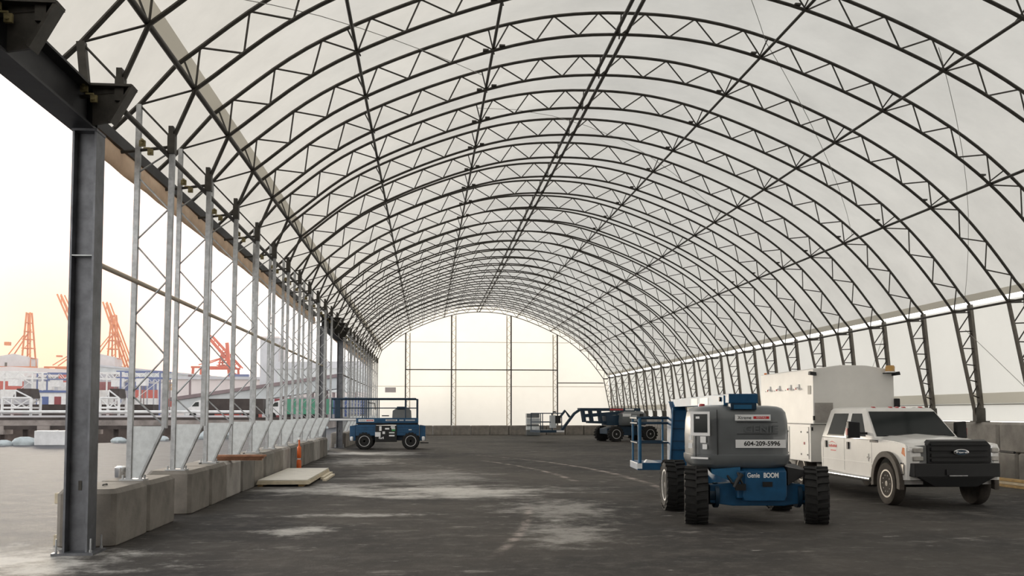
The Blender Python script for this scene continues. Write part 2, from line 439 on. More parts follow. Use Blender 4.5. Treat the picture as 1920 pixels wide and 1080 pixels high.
# right leg lacing
rn = 6
ro = [(KNEE_RO[0] + (FOOT_RO[0] - KNEE_RO[0]) * t, KNEE_RO[1] + (FOOT_RO[1] + .3 - KNEE_RO[1]) * t) for t in [((j + .35) / rn) ** 0.92 for j in range(rn)]]
ri = [(in_pts[-1][0] + (FOOT_RI[0] - in_pts[-1][0]) * t, in_pts[-1][1] + (FOOT_RI[1] + .2 - in_pts[-1][1]) * t) for t in [(j / rn) ** 0.92 for j in range(rn + 1)]]
for j in range(rn): web += [(ri[j], ro[j]), (ro[j], ri[j + 1])]
ME_web = [MB().path([P3(a), P3(b)], 0.017, 5, False).mesh('web_bar', 'steel_dark', 60) for a, b in web]
ME['right_leg_outer'] = MB().box((0, 0, 0), (0.07, 0.15, 1)).mesh('leg', 'steel_dark')
def leg(a, b, w, d):
    """flat-sided leg member in the plane of the truss"""
    A, B = Vector(P3(a)), Vector(P3(b)); t = (B - A).normalized(); nn = Vector((t.z, 0, -t.x)) * w / 2; y = Vector((0, d / 2, 0))
    return MB().loft([[A - nn - y, A + nn - y, A + nn + y, A - nn + y], [B - nn - y, B + nn - y, B + nn + y, B - nn + y]])
ME['leg_outer_r'] = leg(KNEE_RO, FOOT_RO, 0.08, 0.16).mesh('leg', 'steel_leg')
ME['leg_inner_r'] = leg(in_pts[-1], FOOT_RI, 0.06, 0.09).mesh('leg', 'steel_leg')
ME['shoe_r'] = MB().box((14.87, 0, 1.70), (0.26, 0.18, 0.36)).box((14.89, 0, 1.515), (0.40, 0.28, 0.03)).mesh('foot_shoe', 'steel_dark')
ME['knee_plate'] = MB().box((14.40, 0, 4.50), (0.30, 0.025, 0.07)).mesh('gusset_plate', 'steel_dark')
# left posts
ME['post_o'] = leg((POST_O, TOP + .02), (-4.36, 6.42), 0.072, 0.08).mesh('post', 'galvanised')
ME['post_i'] = leg((POST_I, 1.52), KNEE_IL, 0.075, 0.08).mesh('post', 'galvanised')
ME['post_s'] = leg((POST_I, 1.54), (-4.24, TOP + .02), 0.03, 0.10).mesh('foot_strap', 'galvanised')
ME['sheet'] = MB().prism([(POST_O + .05, TOP + .04), (-4.25, TOP + .04), (POST_I - .04, 1.50), (POST_I - .04, 1.55), (POST_O + .05, 1.55)], 'y', -0.012, 0.012).mesh('foot_sheet', 'galvanised_sheet')
ME['base'] = MB().box((-4.33, 0, TOP + .012), (0.34, 0.26, 0.024)).mesh('base_plate', 'galvanised')
ME['bolt'] = MB().lathe([(0.016, 0), (0.016, 0.06), (0.001, 0.06)], (0, 0, 0), 'z', 6).mesh('anchor_bolt', 'galvanised')
zo = [2.03, 3.17, 4.31, 5.35]; zi = [1.55, 2.60, 3.74, 4.83, 5.70]
lace = []
for j in range(4): lace += [((POST_I, zi[j]), (POST_O, zo[j])), ((POST_O, zo[j]), (POST_I, zi[j + 1]))]
ME_lace = [MB().path([P3(a), P3(b)], 0.014, 5, False).mesh('web_bar', 'galvanised', 60) for a, b in lace]
ME['strut'] = MB().path([(-4.78, 0, 5.66), (POST_I, 0, 5.78)], 0.025, 6).mesh('knee_strut', 'steel_dark')
ME['splice'] = MB().box((-3.87, 0, 5.82), (0.11, 0.12, 0.30)).box((-3.88, 0, 6.03), (0.07, 0.10, 0.13)).mesh('splice_plate', 'steel_dark')
ME['bracket1'] = MB().box((-4.28, -0.09, 5.80), (0.09, 0.04, 0.09)).box((-4.27, -0.13, 5.84), (0.03, 0.08, 0.03)).lathe([(.02, 0), (.02, -.03)], (-4.28, -.11, 5.80), 'y', 8).mesh('curtain_bracket', 'bracket_olive')
ME['bracket2'] = MB().box((-4.16, -0.09, 5.67), (0.08, 0.04, 0.09)).box((-4.21, -0.10, 5.73), (0.10, 0.02, 0.02)).lathe([(.018, 0), (.018, -.03)], (-4.16, -.11, 5.66), 'y', 8).mesh('curtain_bracket', 'bracket_olive')
# legs that stand on the door headers
ME['stub_o'] = leg((-4.30, 5.87), KNEE_OL, 0.10, 0.10).mesh('post', 'steel_dark')
ME['corbel'] = MB().prism([(-4.20, 5.86), (-3.72, 5.86), (-3.98, 5.40), (-4.20, 5.36)], 'y', -0.02, 0.02).box((-3.96, 0, 5.85), (0.52, 0.24, 0.03)).prism([(-3.72, 5.86), (-3.69, 5.86), (-3.95, 5.38), (-3.98, 5.40)], 'y', -0.11, 0.11).mesh('corbel_plate', 'steel_dark')
# short braces tying each purlin back to the outer chord
BR = []
for s in PS[1:7]:
    a, b = arc_out(s + 0.02), arc_in(s + 0.03)
    BR.append(MB().path([(a[0], 0.02, a[1]), (b[0], 0.36, b[1] + .05)], 0.016, 5).mesh('purlin_brace', 'steel_dark', 60))
BOLT_PLATES = [MB().box((arc_in(s)[0], 0, arc_in(s)[1] + .05), (0.12, 0.10, 0.035)).mesh('splice_plate', 'steel_dark') for s in (PS[2] - .18, PS[2] + .18, PS[4] - .18, PS[6] - .25)]

def add_web(t, meshes, one_by_one, name='web_bar'):
    if one_by_one:
        for me in meshes: inst(name, me, t)
    else:
        key = 'joined_' + name + str(len(meshes))
        if key not in ME:
            b = bmesh.new()
            for me in meshes: b.from_mesh(me)
            j = bpy.data.meshes.new('web_lacing'); b.to_mesh(j); b.free(); j.materials.append(meshes[0].materials[0]); ME[key] = j
        inst('web_lacing', ME[key], t)['kind'] = 'stuff'

def arch_label(k):
    if k == -3: return 'steel lattice roof arch behind the viewer, foot on the near door header'
    if k == -2: return 'steel lattice roof arch at the very top left corner, nearest one in view'
    if k == -1: return 'steel lattice roof arch standing on the near door header right above the column'
    if k == 25: return 'last steel lattice roof arch, set against the pale back wall'
    if 11 <= k <= 13: return f'steel lattice roof arch over the far doorway, {ordinal(k + 1)} beyond the near column'
    return f'steel lattice roof arch with zigzag web, {ordinal(k + 1)} counted beyond the near column'
for k in range(-3, 26):
    t = thing('arch_truss', arch_label(k), 'roof truss', (0, TY(k) - (0.12 if k == 25 else 0), 0), 0, 'arched roof trusses')
    near = k <= 14
    inst('outer_chord', ME['outer_chord'], t); inst('inner_chord', ME['inner_chord'], t)
    add_web(t, ME_web, near)
    inst('leg', ME['leg_outer_r'], t); inst('leg', ME['leg_inner_r'], t); inst('foot_shoe', ME['shoe_r'], t); inst('gusset_plate', ME['knee_plate'], t)
    if k <= 16:
        for me in BR: inst('purlin_brace', me, t)
    if k <= 10:
        for me in BOLT_PLATES: inst('splice_plate', me, t)
    inst('splice_plate', ME['splice'], t); inst('knee_strut', ME['strut'], t)
    inst('curtain_bracket', ME['bracket1'], t); inst('curtain_bracket', ME['bracket2'], t)
    if k <= -1 or 11 <= k <= 13:
        inst('post', ME['stub_o'], t); inst('corbel_plate', ME['corbel'], t)
    else:
        inst('post', ME['post_o'], t); inst('post', ME['post_i'], t); inst('foot_strap', ME['post_s'], t)
        inst('foot_sheet', ME['sheet'], t); inst('base_plate', ME['base'], t)
        add_web(t, ME_lace, near, 'web_bar')
        if k <= 6:
            for bx, by in ((-4.46, -.09), (-4.46, .09), (-4.20, -.09), (-4.20, .09)): inst('anchor_bolt', ME['bolt'], t, (bx, by, TOP + .02))

# lengthwise purlins
def purlin(name, label, x, z, r, y0=Y_BACK, y1=Y_END, m='steel_dark'):
    return tag(MB().path([(x, y0, z), (x, y1, z)], r, 8).build(name, m, None, 60), label, 'purlin', 'lengthwise purlins')
names = ['left knee purlin where the arches bend toward the open side', 'first purlin up from the left knee, dark steel pipe along the roof', 'second purlin up from the left knee, dark steel pipe along the roof',
         None, 'first purlin right of the twin ridge pipes', 'second purlin right of the twin ridge pipes', 'third purlin right of the twin ridge pipes, above the right knee', 'right knee purlin running above the leaning legs of the white wall']
for i, s in enumerate(PS):
    p, nn = on_arc(s)
    if i == 3:
        purlin('roof_purlin', 'left one of the twin ridge pipes along the top of the roof', p[0] - .10, p[1] + .05, 0.040)
        purlin('roof_purlin', 'right one of the twin ridge pipes along the top of the roof', p[0] + .12, p[1] + .05, 0.040)
    else:
        purlin('roof_purlin', names[i], p[0] + nn[0] * .05, p[1] + nn[1] * .05, 0.043 if i == 0 else 0.032)
purlin('eave_purlin', 'dark pipe linking the tops of the inner galvanised posts on the open side', -3.95, 5.68, 0.04, 12.4, 74)
purlin('girt_pipe', 'waist-high pipe, sunset tint in its colour, running through the galvanised posts left of the far door', -4.33, 3.71, 0.035, 12.3, 39.5, 'post_light')  # galvanised pipe, sunset reflection put into its tan colour
purlin('girt_pipe', 'pipe running through the far galvanised posts behind the scissor lift', -4.33, 3.71, 0.035, 47.3, 74.2, 'steel_dark')
purlin('hem_pipe', 'thin pipe along the bottom hem of the right white wall', 15.00, 1.98, 0.018, Y_BACK, 74.2, 'cable')

# membrane: roof, right wall, end wall
def sheet(name, prof, y0, y1, m, ny=30, dip=0.0):
    b = MB(); ys = [y0 + (y1 - y0) * j / ny for j in range(ny + 1)]; n = len(prof)
    def sag(y): return dip * math.sin(math.pi * (((y - 14.4) / BAY) % 1.0)) ** 2
    wt_ = [max(0.0, min(1.0, (i - 7) / 9, (n - 8 - i) / 9)) for i in range(n)]
    vs = [(x + (4.4 - x) * sag(y) * .12 * wt_[i], y, z - sag(y) * wt_[i]) for y in ys for i, (x, z) in enumerate(prof)] if dip else [(x, y, z) for y in ys for x, z in prof]
    b.add(vs, [(j * n + i, j * n + i + 1, (j + 1) * n + i + 1, (j + 1) * n + i) for j in range(ny) for i in range(n - 1)])
    return b.build(name, m, None, 40)
SK = 0.055
roof_prof = [(EAVE[0] - .04, EAVE[1] + .06), (KNEE_OL[0] - .05, KNEE_OL[1] + .05)] + [arc_out(LEN[-1] * i / 80, DEPTH + SK) for i in range(81)]
struct(sheet('ceiling', roof_prof, Y_BACK, Y_END, 'membrane', 260, 0.055))['label'] = 'translucent off-white membrane roof over the arches'
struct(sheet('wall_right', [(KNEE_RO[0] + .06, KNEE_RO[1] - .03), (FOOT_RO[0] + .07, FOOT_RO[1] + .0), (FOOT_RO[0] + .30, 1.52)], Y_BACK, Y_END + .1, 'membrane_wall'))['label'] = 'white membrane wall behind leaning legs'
def seam(name, label, pr, m='membrane_double', dip=0.0):
    o = sheet(name, pr, Y_BACK, Y_END, m, 4, dip); return tag(o, label, 'seam band', 'doubled membrane bands')
seam('membrane_band', 'beige doubled membrane band above the left knee purlin', [arc_out(0.05 + .055 * j, DEPTH + SK - .012) for j in range(5)])
seam('membrane_band', 'grey-beige doubled membrane band just above the right knee purlin', [arc_out(LEN[-1] - 0.01 - .05 * j, DEPTH + SK - .012) for j in range(5)])
seam('membrane_band', 'pale doubled hem band low on the right wall', [(14.965, 2.0), (14.93, 2.28)], dip=0.0)

wb = MB()
pr = [(p[0], p[1]) for p in in_pts[::2]]
low = BLOCK_H - .03
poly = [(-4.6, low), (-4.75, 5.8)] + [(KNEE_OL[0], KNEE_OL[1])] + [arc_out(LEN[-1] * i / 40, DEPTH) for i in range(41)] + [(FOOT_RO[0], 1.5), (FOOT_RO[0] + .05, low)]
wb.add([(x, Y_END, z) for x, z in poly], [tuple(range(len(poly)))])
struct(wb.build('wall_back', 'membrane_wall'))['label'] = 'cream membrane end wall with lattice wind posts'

fr = [(x, z) for x, z in poly]
struct(MB().add([(x, Y_BACK, z - (BLOCK_H if z < 1 else 0)) for x, z in poly], [tuple(range(len(poly)))]).build('light_block_wall', 'dock_dark'))['label'] = 'dark wall added unseen behind the viewer to hold back light'  # unseen dark wall, added to keep light off faces toward the camera
def arch_z(x):
    return min(ARC, key=lambda p: abs(p[0] - x))[1]
for n_, (x, sgn) in enumerate(((-1.67, 1), (1.96, 1), (6.72, -1), (10.45, -1))):
    t = thing('wind_post', ['leftmost lattice wind post on the cream back wall', 'second lattice wind post from the left on the cream back wall', 'third lattice wind post from the left on the cream back wall', 'rightmost lattice wind post on the cream back wall'][n_], 'wind post', (x, Y_END - .14, 0), 0, 'wind posts of the back wall')
    zt = arch_z(x)
    MB().span((-.05, -.05, BLOCK_H), (.05, .05, zt)).build('chord', 'steel_dark', t)
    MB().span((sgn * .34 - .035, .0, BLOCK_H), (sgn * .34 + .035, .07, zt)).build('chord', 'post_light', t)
    m = MB(); nz = int((zt - .8) / .34)
    for j in range(nz):
        z0 = BLOCK_H + (zt - BLOCK_H) * j / nz; z1 = BLOCK_H + (zt - BLOCK_H) * (j + 1) / nz
        a, b = (0, sgn * .34) if j % 2 else (sgn * .34, 0)
        m.path([(a, .0, z0), (b, .03, z1)], 0.02, 4)
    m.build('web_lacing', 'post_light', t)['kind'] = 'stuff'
tag(MB().path([(-1.65, Y_END - .2, 5.17), (10.42, Y_END - .2, 5.17)], 0.045, 8).build('wall_girt', 'steel_dark'), 'long dark girt linking the four wind posts on the back wall', 'girt')
tag(MB().path([(10.47, Y_END - .2, 4.14), (14.2, Y_END - .2, 4.14)], 0.04, 8).build('wall_girt', 'steel_dark'), 'short dark girt right of the wind posts on the back wall', 'girt')
for z, x0, x1, lb in ((7.38, -2.9, 11.4, 'upper pale seam rod across the back wall'), (3.85, -4.5, 14.3, 'lower pale seam rod across the back wall')):
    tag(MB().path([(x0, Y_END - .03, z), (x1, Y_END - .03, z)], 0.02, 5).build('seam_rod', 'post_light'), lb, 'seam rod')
tag(MB().box((-2.85, Y_END - .03, 3.56), (0.85, 0.04, 0.40)).build('patch_panel', 'roof_pale'), 'small grey patch panel on the left of the back wall', 'panel')

# bracing cables under the roof
def cable(label, pts, r=0.007):
    tag(MB().path(pts, r, 4).build('bracing_cable', 'cable'), label, 'cable', 'roof bracing cables')
def on_roof(s, y): p = arc_out(s, DEPTH - .10); return (p[0], y, p[1])
for (s0, y0, s1, y1, lb) in ((PS[3] + .4, 14.4, PS[4], 19.2, 'bracing cable near the top, right of the twin ridge pipes'), (PS[4], 19.2, PS[6], 26.4, 'bracing cable crossing the upper right roof'),
                             (PS[5] - .3, 16.8, PS[7], 24.0, 'bracing cable crossing the roof toward the right knee'),
                             (PS[0] + .4, 12.0, PS[2], 21.6, 'bracing cable on the left roof above the posts'), (PS[2], 24.0, PS[5], 31.2, 'bracing cable crossing the ridge farther back')):
    cable(lb, [on_roof(s0 + (s1 - s0) * j / 8, y0 + (y1 - y0) * j / 8) for j in range(9)])
cable('bracing cable slanting across the white wall beside the truck', [(14.6, 24.1, 4.0), (14.88, 21.0, 1.7)])
cable('bracing cable slanting across the white wall behind the service box', [(14.6, 28.6, 4.3), (14.88, 31.2, 1.8)])

# door headers, columns and eave beams of the open left side
def ibeam(x, z0, z1, y0, y1, w=0.32, tf=0.03, tw=0.03):
    return MB().span((x - w / 2, y0, z0), (x + w / 2, y1, z0 + tf)).span((x - w / 2, y0, z1 - tf), (x + w / 2, y1, z1)).span((x - tw / 2, y0, z0 + tf), (x + tw / 2, y1, z1 - tf))
for y0, y1, lb in ((-3.5, 12.46, 'deep dark steel beam over the near opening, resting on the near column'), (39.3, 47.6, 'dark steel beam over the far opening between two columns')):
    t = thing('door_header', lb, 'steel beam', (-4.36, (y0 + y1) / 2, 5.34), 0, 'door header beams')
    h = (y1 - y0) / 2
    ibeam(0, 0, 0.52, -h, h).build('beam', 'steel_beam', t)
    n_ = int((y1 - y0) / 2.4)
    for j in range(n_ + 1):
        yy = -h + .25 + (2 * h - .5) * j / n_
        MB().span((0.016, yy - .012, .03), (0.15, yy + .012, .49)).build('stiffener', 'steel_beam', t)
def column(y, label):
    t = thing('steel_column', label, 'column', (-4.32, y, 0), 0, 'galvanised door columns')
    b = MB()
    for s in (-1, 1): b.span((s * .135 - .0125, -.15, .03), (s * .135 + .0125, .16, 5.31))
    b.span((-.125, -.012, .03), (.125, .012, 5.31))
    b.build('shaft', 'column_zinc', t)
    MB().span((-.25, -.24, 0), (.25, .24, .03)).build('base_plate', 'column_zinc', t)
    MB().span((-.155, -.165, 5.31), (.155, .165, 5.34)).build('cap_plate', 'column_zinc', t)
    MB().span((-.12, -.148, 3.72), (.12, -.012, 3.732)).build('stiffener', 'galvanised_sheet', t)
    MB().span((-.02, -.022, .78), (.02, -.012, .90)).build('slot_plate', 'steel_dark', t)
    for bx in (-.205, .205):
        for by in (-.19, .19): MB().lathe([(.018, 0), (.018, .03), (.011, .03), (.011, .17), (.001, .17)], (bx, by, .03), 'z', 8).build('anchor_bolt', 'galvanised', t)
column(12.22, 'near galvanised steel column at the left with bolted base plate')
column(39.45, 'steel column at the end of the left block row, just left of the far opening')
column(47.3, 'steel column right of the far opening, behind the scissor lift platform')
for y0, y1, w_ in ((13.0, 39.2, 'between the near and far openings'), (47.7, 74.2, 'beyond the far opening')):
    tag(MB().span((-4.74, y0, 5.74), (-4.60, y1, 5.92)).build('eave_beam', 'steel_beam'), 'dark eave beam behind the post tops ' + w_, 'steel beam', 'eave beams')
    n_ = int((y1 - y0) / .6); b = MB(); rings = []
    for j in range(n_ + 1):
        y = y0 + (y1 - y0) * j / n_; r = 0.15 + .006 * math.sin(j * 2.3) + .004 * math.sin(j * 5.1)
        rings.append([(-4.68 + r * .5 * math.cos(a), y, 5.585 + r * 1.1 * math.copysign(abs(math.sin(a)) ** .6, math.sin(a)) + .006 * math.sin(j * 1.7)) for a in [2 * math.pi * q / 12 for q in range(12)]])
    b.loft(rings)
    tag(b.build('rolled_curtain', 'curtain_cloth', None, 50), 'rolled-up beige side curtain under the eave ' + w_, 'curtain', 'rolled side curtains')

# floor, footing, concrete blocks
shore = [(-120, 42), (-30, 48.5), (-23, 52.2), (-19, 55.6), (-14.6, 65), (-12.6, 80), (-11.5, 100), (-10, 140)]
fb = MB()
pts = shore + [(60, 140), (60, -20), (-120, -20)]
fb.add([(x, y, 0) for x, y in pts], [tuple(range(len(pts)))])
fb.add([(x, y, 0) for x, y in shore] + [(x - .8, y + .6, -2.5) for x, y in shore], [(i, i + 1, len(shore) + i + 1, len(shore) + i) for i in range(len(shore) - 1)])
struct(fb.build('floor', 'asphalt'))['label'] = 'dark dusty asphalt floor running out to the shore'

def block_mesh(lx, ly, lz, c=0.05, m='concrete'):
    b = MB()
    def ring(ix, z): 
        x, y = lx / 2, ly / 2
        return [(-x + ix, -y + ix + c, z), (-x + ix + c, -y + ix, z), (x - ix - c, -y + ix, z), (x - ix, -y + ix + c, z), (x - ix, y - ix - c, z), (x - ix - c, y - ix, z), (-x + ix + c, y - ix, z), (-x + ix, y - ix - c, z)]
    b.loft([ring(.02, 0), ring(0, .02), ring(0, lz - c), ring(c * .8, lz)])
    return b.mesh('concrete_block', m)
BK = [block_mesh(.75, 1.44, BLOCK_H, .06), block_mesh(.75, 1.44, BLOCK_H, .07, 'concrete_dim'), block_mesh(.75, 1.44, BLOCK_H, .06, 'concrete_pale')]
BX = block_mesh(1.45, .75, BLOCK_H)
def block(me, loc, label, group, rz=0):
    o = inst('concrete_block', me, None, loc, (0, 0, rz)); return tag(o, label, 'concrete block', group)
XL = -4.42
def lift_loop(o):
    b = MB().path([(0, -.10, BLOCK_H - .02), (.0, -.07, BLOCK_H + .015), (0, .07, BLOCK_H + .015), (0, .10, BLOCK_H - .02)], 0.012, 5)
    b.build('lifting_loop', 'steel_dark', o)
lift_loop(block(BK[0], (XL, 13.42, 0), 'concrete block behind the near column, first of the left row', 'blocks of the left row'))
lift_loop(block(BK[0], (XL, 14.92, 0), 'concrete block carrying the first post, second from the near column', 'blocks of the left row'))
for j in range(15):
    o = block(BK[(0, 0, 2, 1, 0, 1, 0, 2, 1, 0, 0, 1, 2, 0, 1)[j]], (XL + .015 * math.sin(j * 2.7), 17.35 + 1.5 * j, 0), f'concrete block in the left row, {ordinal(j + 3)} counted from the near column', 'blocks of the left row', .012 * math.sin(j * 1.9))
    if j < 6: lift_loop(o)
for j in range(17):
    block(BK[0], (XL, 48.4 + 1.5 * j, 0), f'concrete block under the far posts, {ordinal(j + 1)} beyond the far opening', 'blocks beyond the far opening')
for j in range(13):
    block(BX, (-3.25 + 1.5 * j, Y_END - .25, 0), f'concrete block at the foot of the back wall, {ordinal(j + 1)} from the left', 'blocks under the back wall')
for j in range(37):
    for r in (0, 1):
        block(BK[2], (15.18 + (.01 if (j + r) % 3 == 0 else 0), 72.6 - 1.5 * j + (.75 if r else 0), r * BLOCK_H),
              f"{'upper' if r else 'lower'} concrete block along the right wall, {ordinal(j + 1)} from the back corner", 'blocks stacked along the right wall')

# ================================================================== MACHINES
def wheel(parent, loc, R, W, side, tyre='rubber', rim='rim_grey', lugs=0, lug_h=.03, nuts=8, rimR=None, dish=0.0):
    """tyre with its rim as child; side = -1/+1 says which way (x) the outer face looks"""
    rr = rimR or R * .58
    b = MB().lathe([(rr, -.42 * W), (R * .86, -.5 * W), (R * .96, -.44 * W), (R, -.30 * W), (R, .30 * W), (R * .96, .44 * W), (R * .86, .5 * W), (rr, .42 * W)], (0, 0, 0), 'x', 36)
    for i in range(lugs):
        for s in (-1, 1):
            a = 2 * math.pi * (i + (.5 if s > 0 else 0)) / lugs
            M = Matrix.Rotation(a, 4, 'X') @ Matrix.Translation((s * W * .23, 0, R + lug_h * .3)) @ Matrix.Rotation(s * .14, 4, 'Z')
            b.box((0, 0, 0), (W * .50, R * 3.4 / lugs, lug_h), M)
    o = b.build('wheel', tyre, parent, 40, loc=loc)
    h = side * W
    r_ = MB().lathe([(rr + .012, .30 * h), (rr + .012, .44 * h), (rr - .015, .44 * h), (rr * .82, .20 * h - dish * side), (rr * .45, .16 * h - dish * side), (rr * .42, .40 * h), (rr * .20, .42 * h), (.002, .42 * h)], (0, 0, 0), 'x', 28).build('rim', rim, o, 40)
    if nuts:
        b = MB()
        for i in range(nuts):
            a = 2 * math.pi * i / nuts
            b.lathe([(.014, 0), (.014, .05 * side), (.001, .05 * side)], (.16 * h - dish * side, rr * .62 * math.cos(a), rr * .62 * math.sin(a)), 'x', 6)
        b.build('lug_nuts', 'chrome', o)['kind'] = 'stuff'
    return o
def xtreme(parent, loc, w, h, rot=(math.pi / 2, 0, 0)):
    """white banner with black and red lettering"""
    s = MB().box((0, 0, 0), (w, h, .004)).build('sign_plate', 'decal_white', parent, loc=loc); s.rotation_euler = rot
    s['label'] = 'white rental sign with black and red lettering'
    text('Xtreme', h * .80, 'decal_black', s, (-w * .235, -h * .02, .004), (0, 0, 0), w / h * .152)
    MB().box((0, 0, 0), (w * .44, h * .42, .003)).build('red_stripe', 'decal_red', s, loc=(w * .235, 0, .003))
    text('RENTALS', h * .40, 'decal_white', s, (w * .235, 0, .0055), (0, 0, 0), w / h * .17)
    return s

# ---------------------------------------------------------------- near boom lift
L = thing('boom_lift', 'blue articulated boom lift with grey counterweight and phone number, beside the white truck', 'boom lift', (5.30, 15.50, 0), math.radians(-5), 'boom lifts')
for sx, y, sd in ((-.95, -1.03, -1), (.95, -1.03, 1), (-.95, 1.03, -1), (.95, 1.03, 1)):
    w = wheel(L, (sx, y, .45), .425, .37, sd, lugs=22, lug_h=.035, rimR=.27, dish=.03)
    if y < 0: w.rotation_euler = (0, 0, math.radians(-11 if sx < 0 else -15))
# chassis: tapered hull, nose box, axles
b = MB().prism([(-1.28, .42), (-1.28, .84), (-.95, .88), (.95, .88), (1.2, .80), (1.2, .45), (.7, .36), (-.9, .36)], 'x', -.36, .42)
b.build('chassis', 'blue_paint', L, bevel=.02)
MB().loft([[(-.25, -1.32, .38), (.36, -1.32, .38), (.40, -1.32, .45), (.40, -1.32, .84), (-.22, -1.32, .84), (-.28, -1.32, .45)],
           [(-.25, -1.0, .36), (.40, -1.0, .36), (.46, -1.0, .45), (.46, -1.0, .90), (-.30, -1.0, .90), (-.32, -1.0, .45)]]).build('nose_cover', 'blue_paint', L, bevel=.012)
nose = text('Genie', .105, 'decal_white', L, (-.115, -1.325, .775), sx=.78, bold=.002)
text('BOOM', .105, 'decal_white', L, (.16, -1.325, .775), sx=.76, bold=.004)
MB().box((.10, -1.33, .64), (.15, .02, .075)).build('tow_slot', 'black_plastic', L)
for y in (-1.03, 1.03):
    MB().prism([(-.76, .34), (-.76, .62), (-.35, .66), (.45, .66), (.76, .62), (.76, .34), (.4, .29), (-.4, .29)], 'y', y - .13, y + .13).build('axle', 'blue_paint', L, bevel=.015)
    for s in (-1, 1): MB().lathe([(.20, 0), (.20, s * .06), (.15, s * .06), (.15, s * .14), (.05, s * .14)], (s * .62, y, .45), 'x', 14).build('hub_motor', 'blue_deep', L, 40)
MB().add([(-.74, -1.2, .86), (-.30, -1.25, .90), (-.24, -.5, .92), (-.70, -.6, .92), (-.74, -1.2, .80), (-.30, -1.25, .62), (-.24, -.5, .70), (-.70, -.6, .86)], [(0, 1, 2, 3), (4, 5, 6, 7), (0, 1, 5, 4), (1, 2, 6, 5), (2, 3, 7, 6), (3, 0, 4, 7)]).build('fender_plate', 'blue_light', L)
MB().add([(.78, -1.2, .84), (.44, -1.25, .90), (.44, -.5, .92), (.74, -.6, .92), (.78, -1.2, .80), (.44, -1.25, .62), (.44, -.5, .70), (.74, -.6, .86)], [(0, 1, 2, 3), (4, 5, 6, 7), (0, 1, 5, 4), (1, 2, 6, 5), (2, 3, 7, 6), (3, 0, 4, 7)]).build('fender_plate', 'black_plastic', L)
b = MB().path([(-.30, -1.36, .80), (-.38, -1.38, .70), (-.42, -1.36, .60)], .035, 6).path([(-.36, -1.34, .82), (-.34, -1.38, .72), (-.28, -1.36, .62), (-.40, -1.37, .58)], .022, 6).box((-.33, -1.36, .60), (.16, .06, .10)).path([(-.5, -1.2, .78), (-.45, -1.32, .66), (-.36, -1.35, .62)], .02, 6)
b.build('hose_bundle', 'black_plastic', L, 60)
MB().lathe([(.42, .86), (.46, .89), (.46, .95), (.30, .95)], (.0, 0, 0), 'z', 28).build('turntable', 'black_plastic', L, 40)
# counterweight cowl: superellipse rings
CX, CY, CA, CB, EXP = -.22, -.62, .80, .62, 4.2
def se(th, a, b_):
    c, s = math.cos(th), math.sin(th)
    return (CX + a * math.copysign(abs(c) ** (2 / EXP), c), CY + b_ * math.copysign(abs(s) ** (2 / EXP), s))
rings = []
for z, ins in ((.86, .16), (.89, .09), (.94, .03), (1.02, .0), (1.085, .0), (1.095, .022), (1.40, .018), (1.62, .03), (1.76, .055), (1.82, .10), (1.85, .17), (1.865, .30)):
    rings.append([(*se(2 * math.pi * k / 72, CA - ins, CB - ins), z) for k in range(72)])
cowl = MB().loft(rings).build('counterweight_cowl', 'cowl_grey', L, 30)
cowl['label'] = 'glossy grey rounded counterweight cowl'
fy = CY - CB + .012
# details on the cowl
num = MB().box((0, 0, 0), (.79, .128, .004)).build('number_plate', 'decal_white', cowl, loc=(CX + .25, fy - .006, 1.265)); num.rotation_euler = (math.pi / 2, 0, 0)
text('604-209-5996', .098, 'decal_black', num, (.02, 0, .004), (0, 0, 0), 1.03, .0018)
num['label'] = 'white plate with black phone number'
xtreme(cowl, (CX + .13, fy - .008, 1.675), .56, .095)
text('GENIE', .15, 'cowl_grey', cowl, (CX + .26, fy - .003, 1.49), sx=1.3, bold=.004)
for zz in (1.60, 1.415): MB().span((CX - .12, fy - .002, zz), (CX + .52, fy + .004, zz + .006)).build('panel_groove', 'black_plastic', cowl)
MB().span((CX - .43, fy + .0, 1.03), (CX - .424, fy + .03, 1.80)).build('panel_groove', 'black_plastic', cowl)
# control side on the rounded left corner
th = math.radians(218); px_, py_ = se(th, CA - .02, CB - .02)
q = se(th + .05, CA - .02, CB - .02); tx_, ty_ = q[0] - px_, q[1] - py_; an = math.atan2(ty_, tx_)
def corner_plate(name, m, u, z, w, h, off):
    t_ = Vector((math.cos(an), math.sin(an), 0)); nrm = Vector((t_.y, -t_.x, 0))
    p = Vector((px_, py_, z)) + t_ * u + nrm * off
    o = MB().box((0, 0, 0), (w, .012, h)).build(name, m, cowl, loc=p); o.rotation_euler = (0, 0, an); return o
corner_plate('control_frame', 'decal_white', .06, 1.58, .36, .38, .045)
corner_plate('control_window', 'glass_dark', .075, 1.585, .25, .29, .053)
corner_plate('control_label', 'decal_white', .03, 1.675, .07, .035, .062)
corner_plate('door_groove', 'black_plastic', -.02, 1.20, .012, .36, .05)
for u, z, w, h in ((.12, 1.33, .10, .10), (.15, 1.22, .08, .08), (-.12, 1.36, .06, .08), (-.12, 1.23, .08, .08)):
    corner_plate('warning_label', 'decal_white', u, z, w, h, .052)
corner_plate('sill_strip', 'decal_white', .05, 1.04, .32, .03, .055)
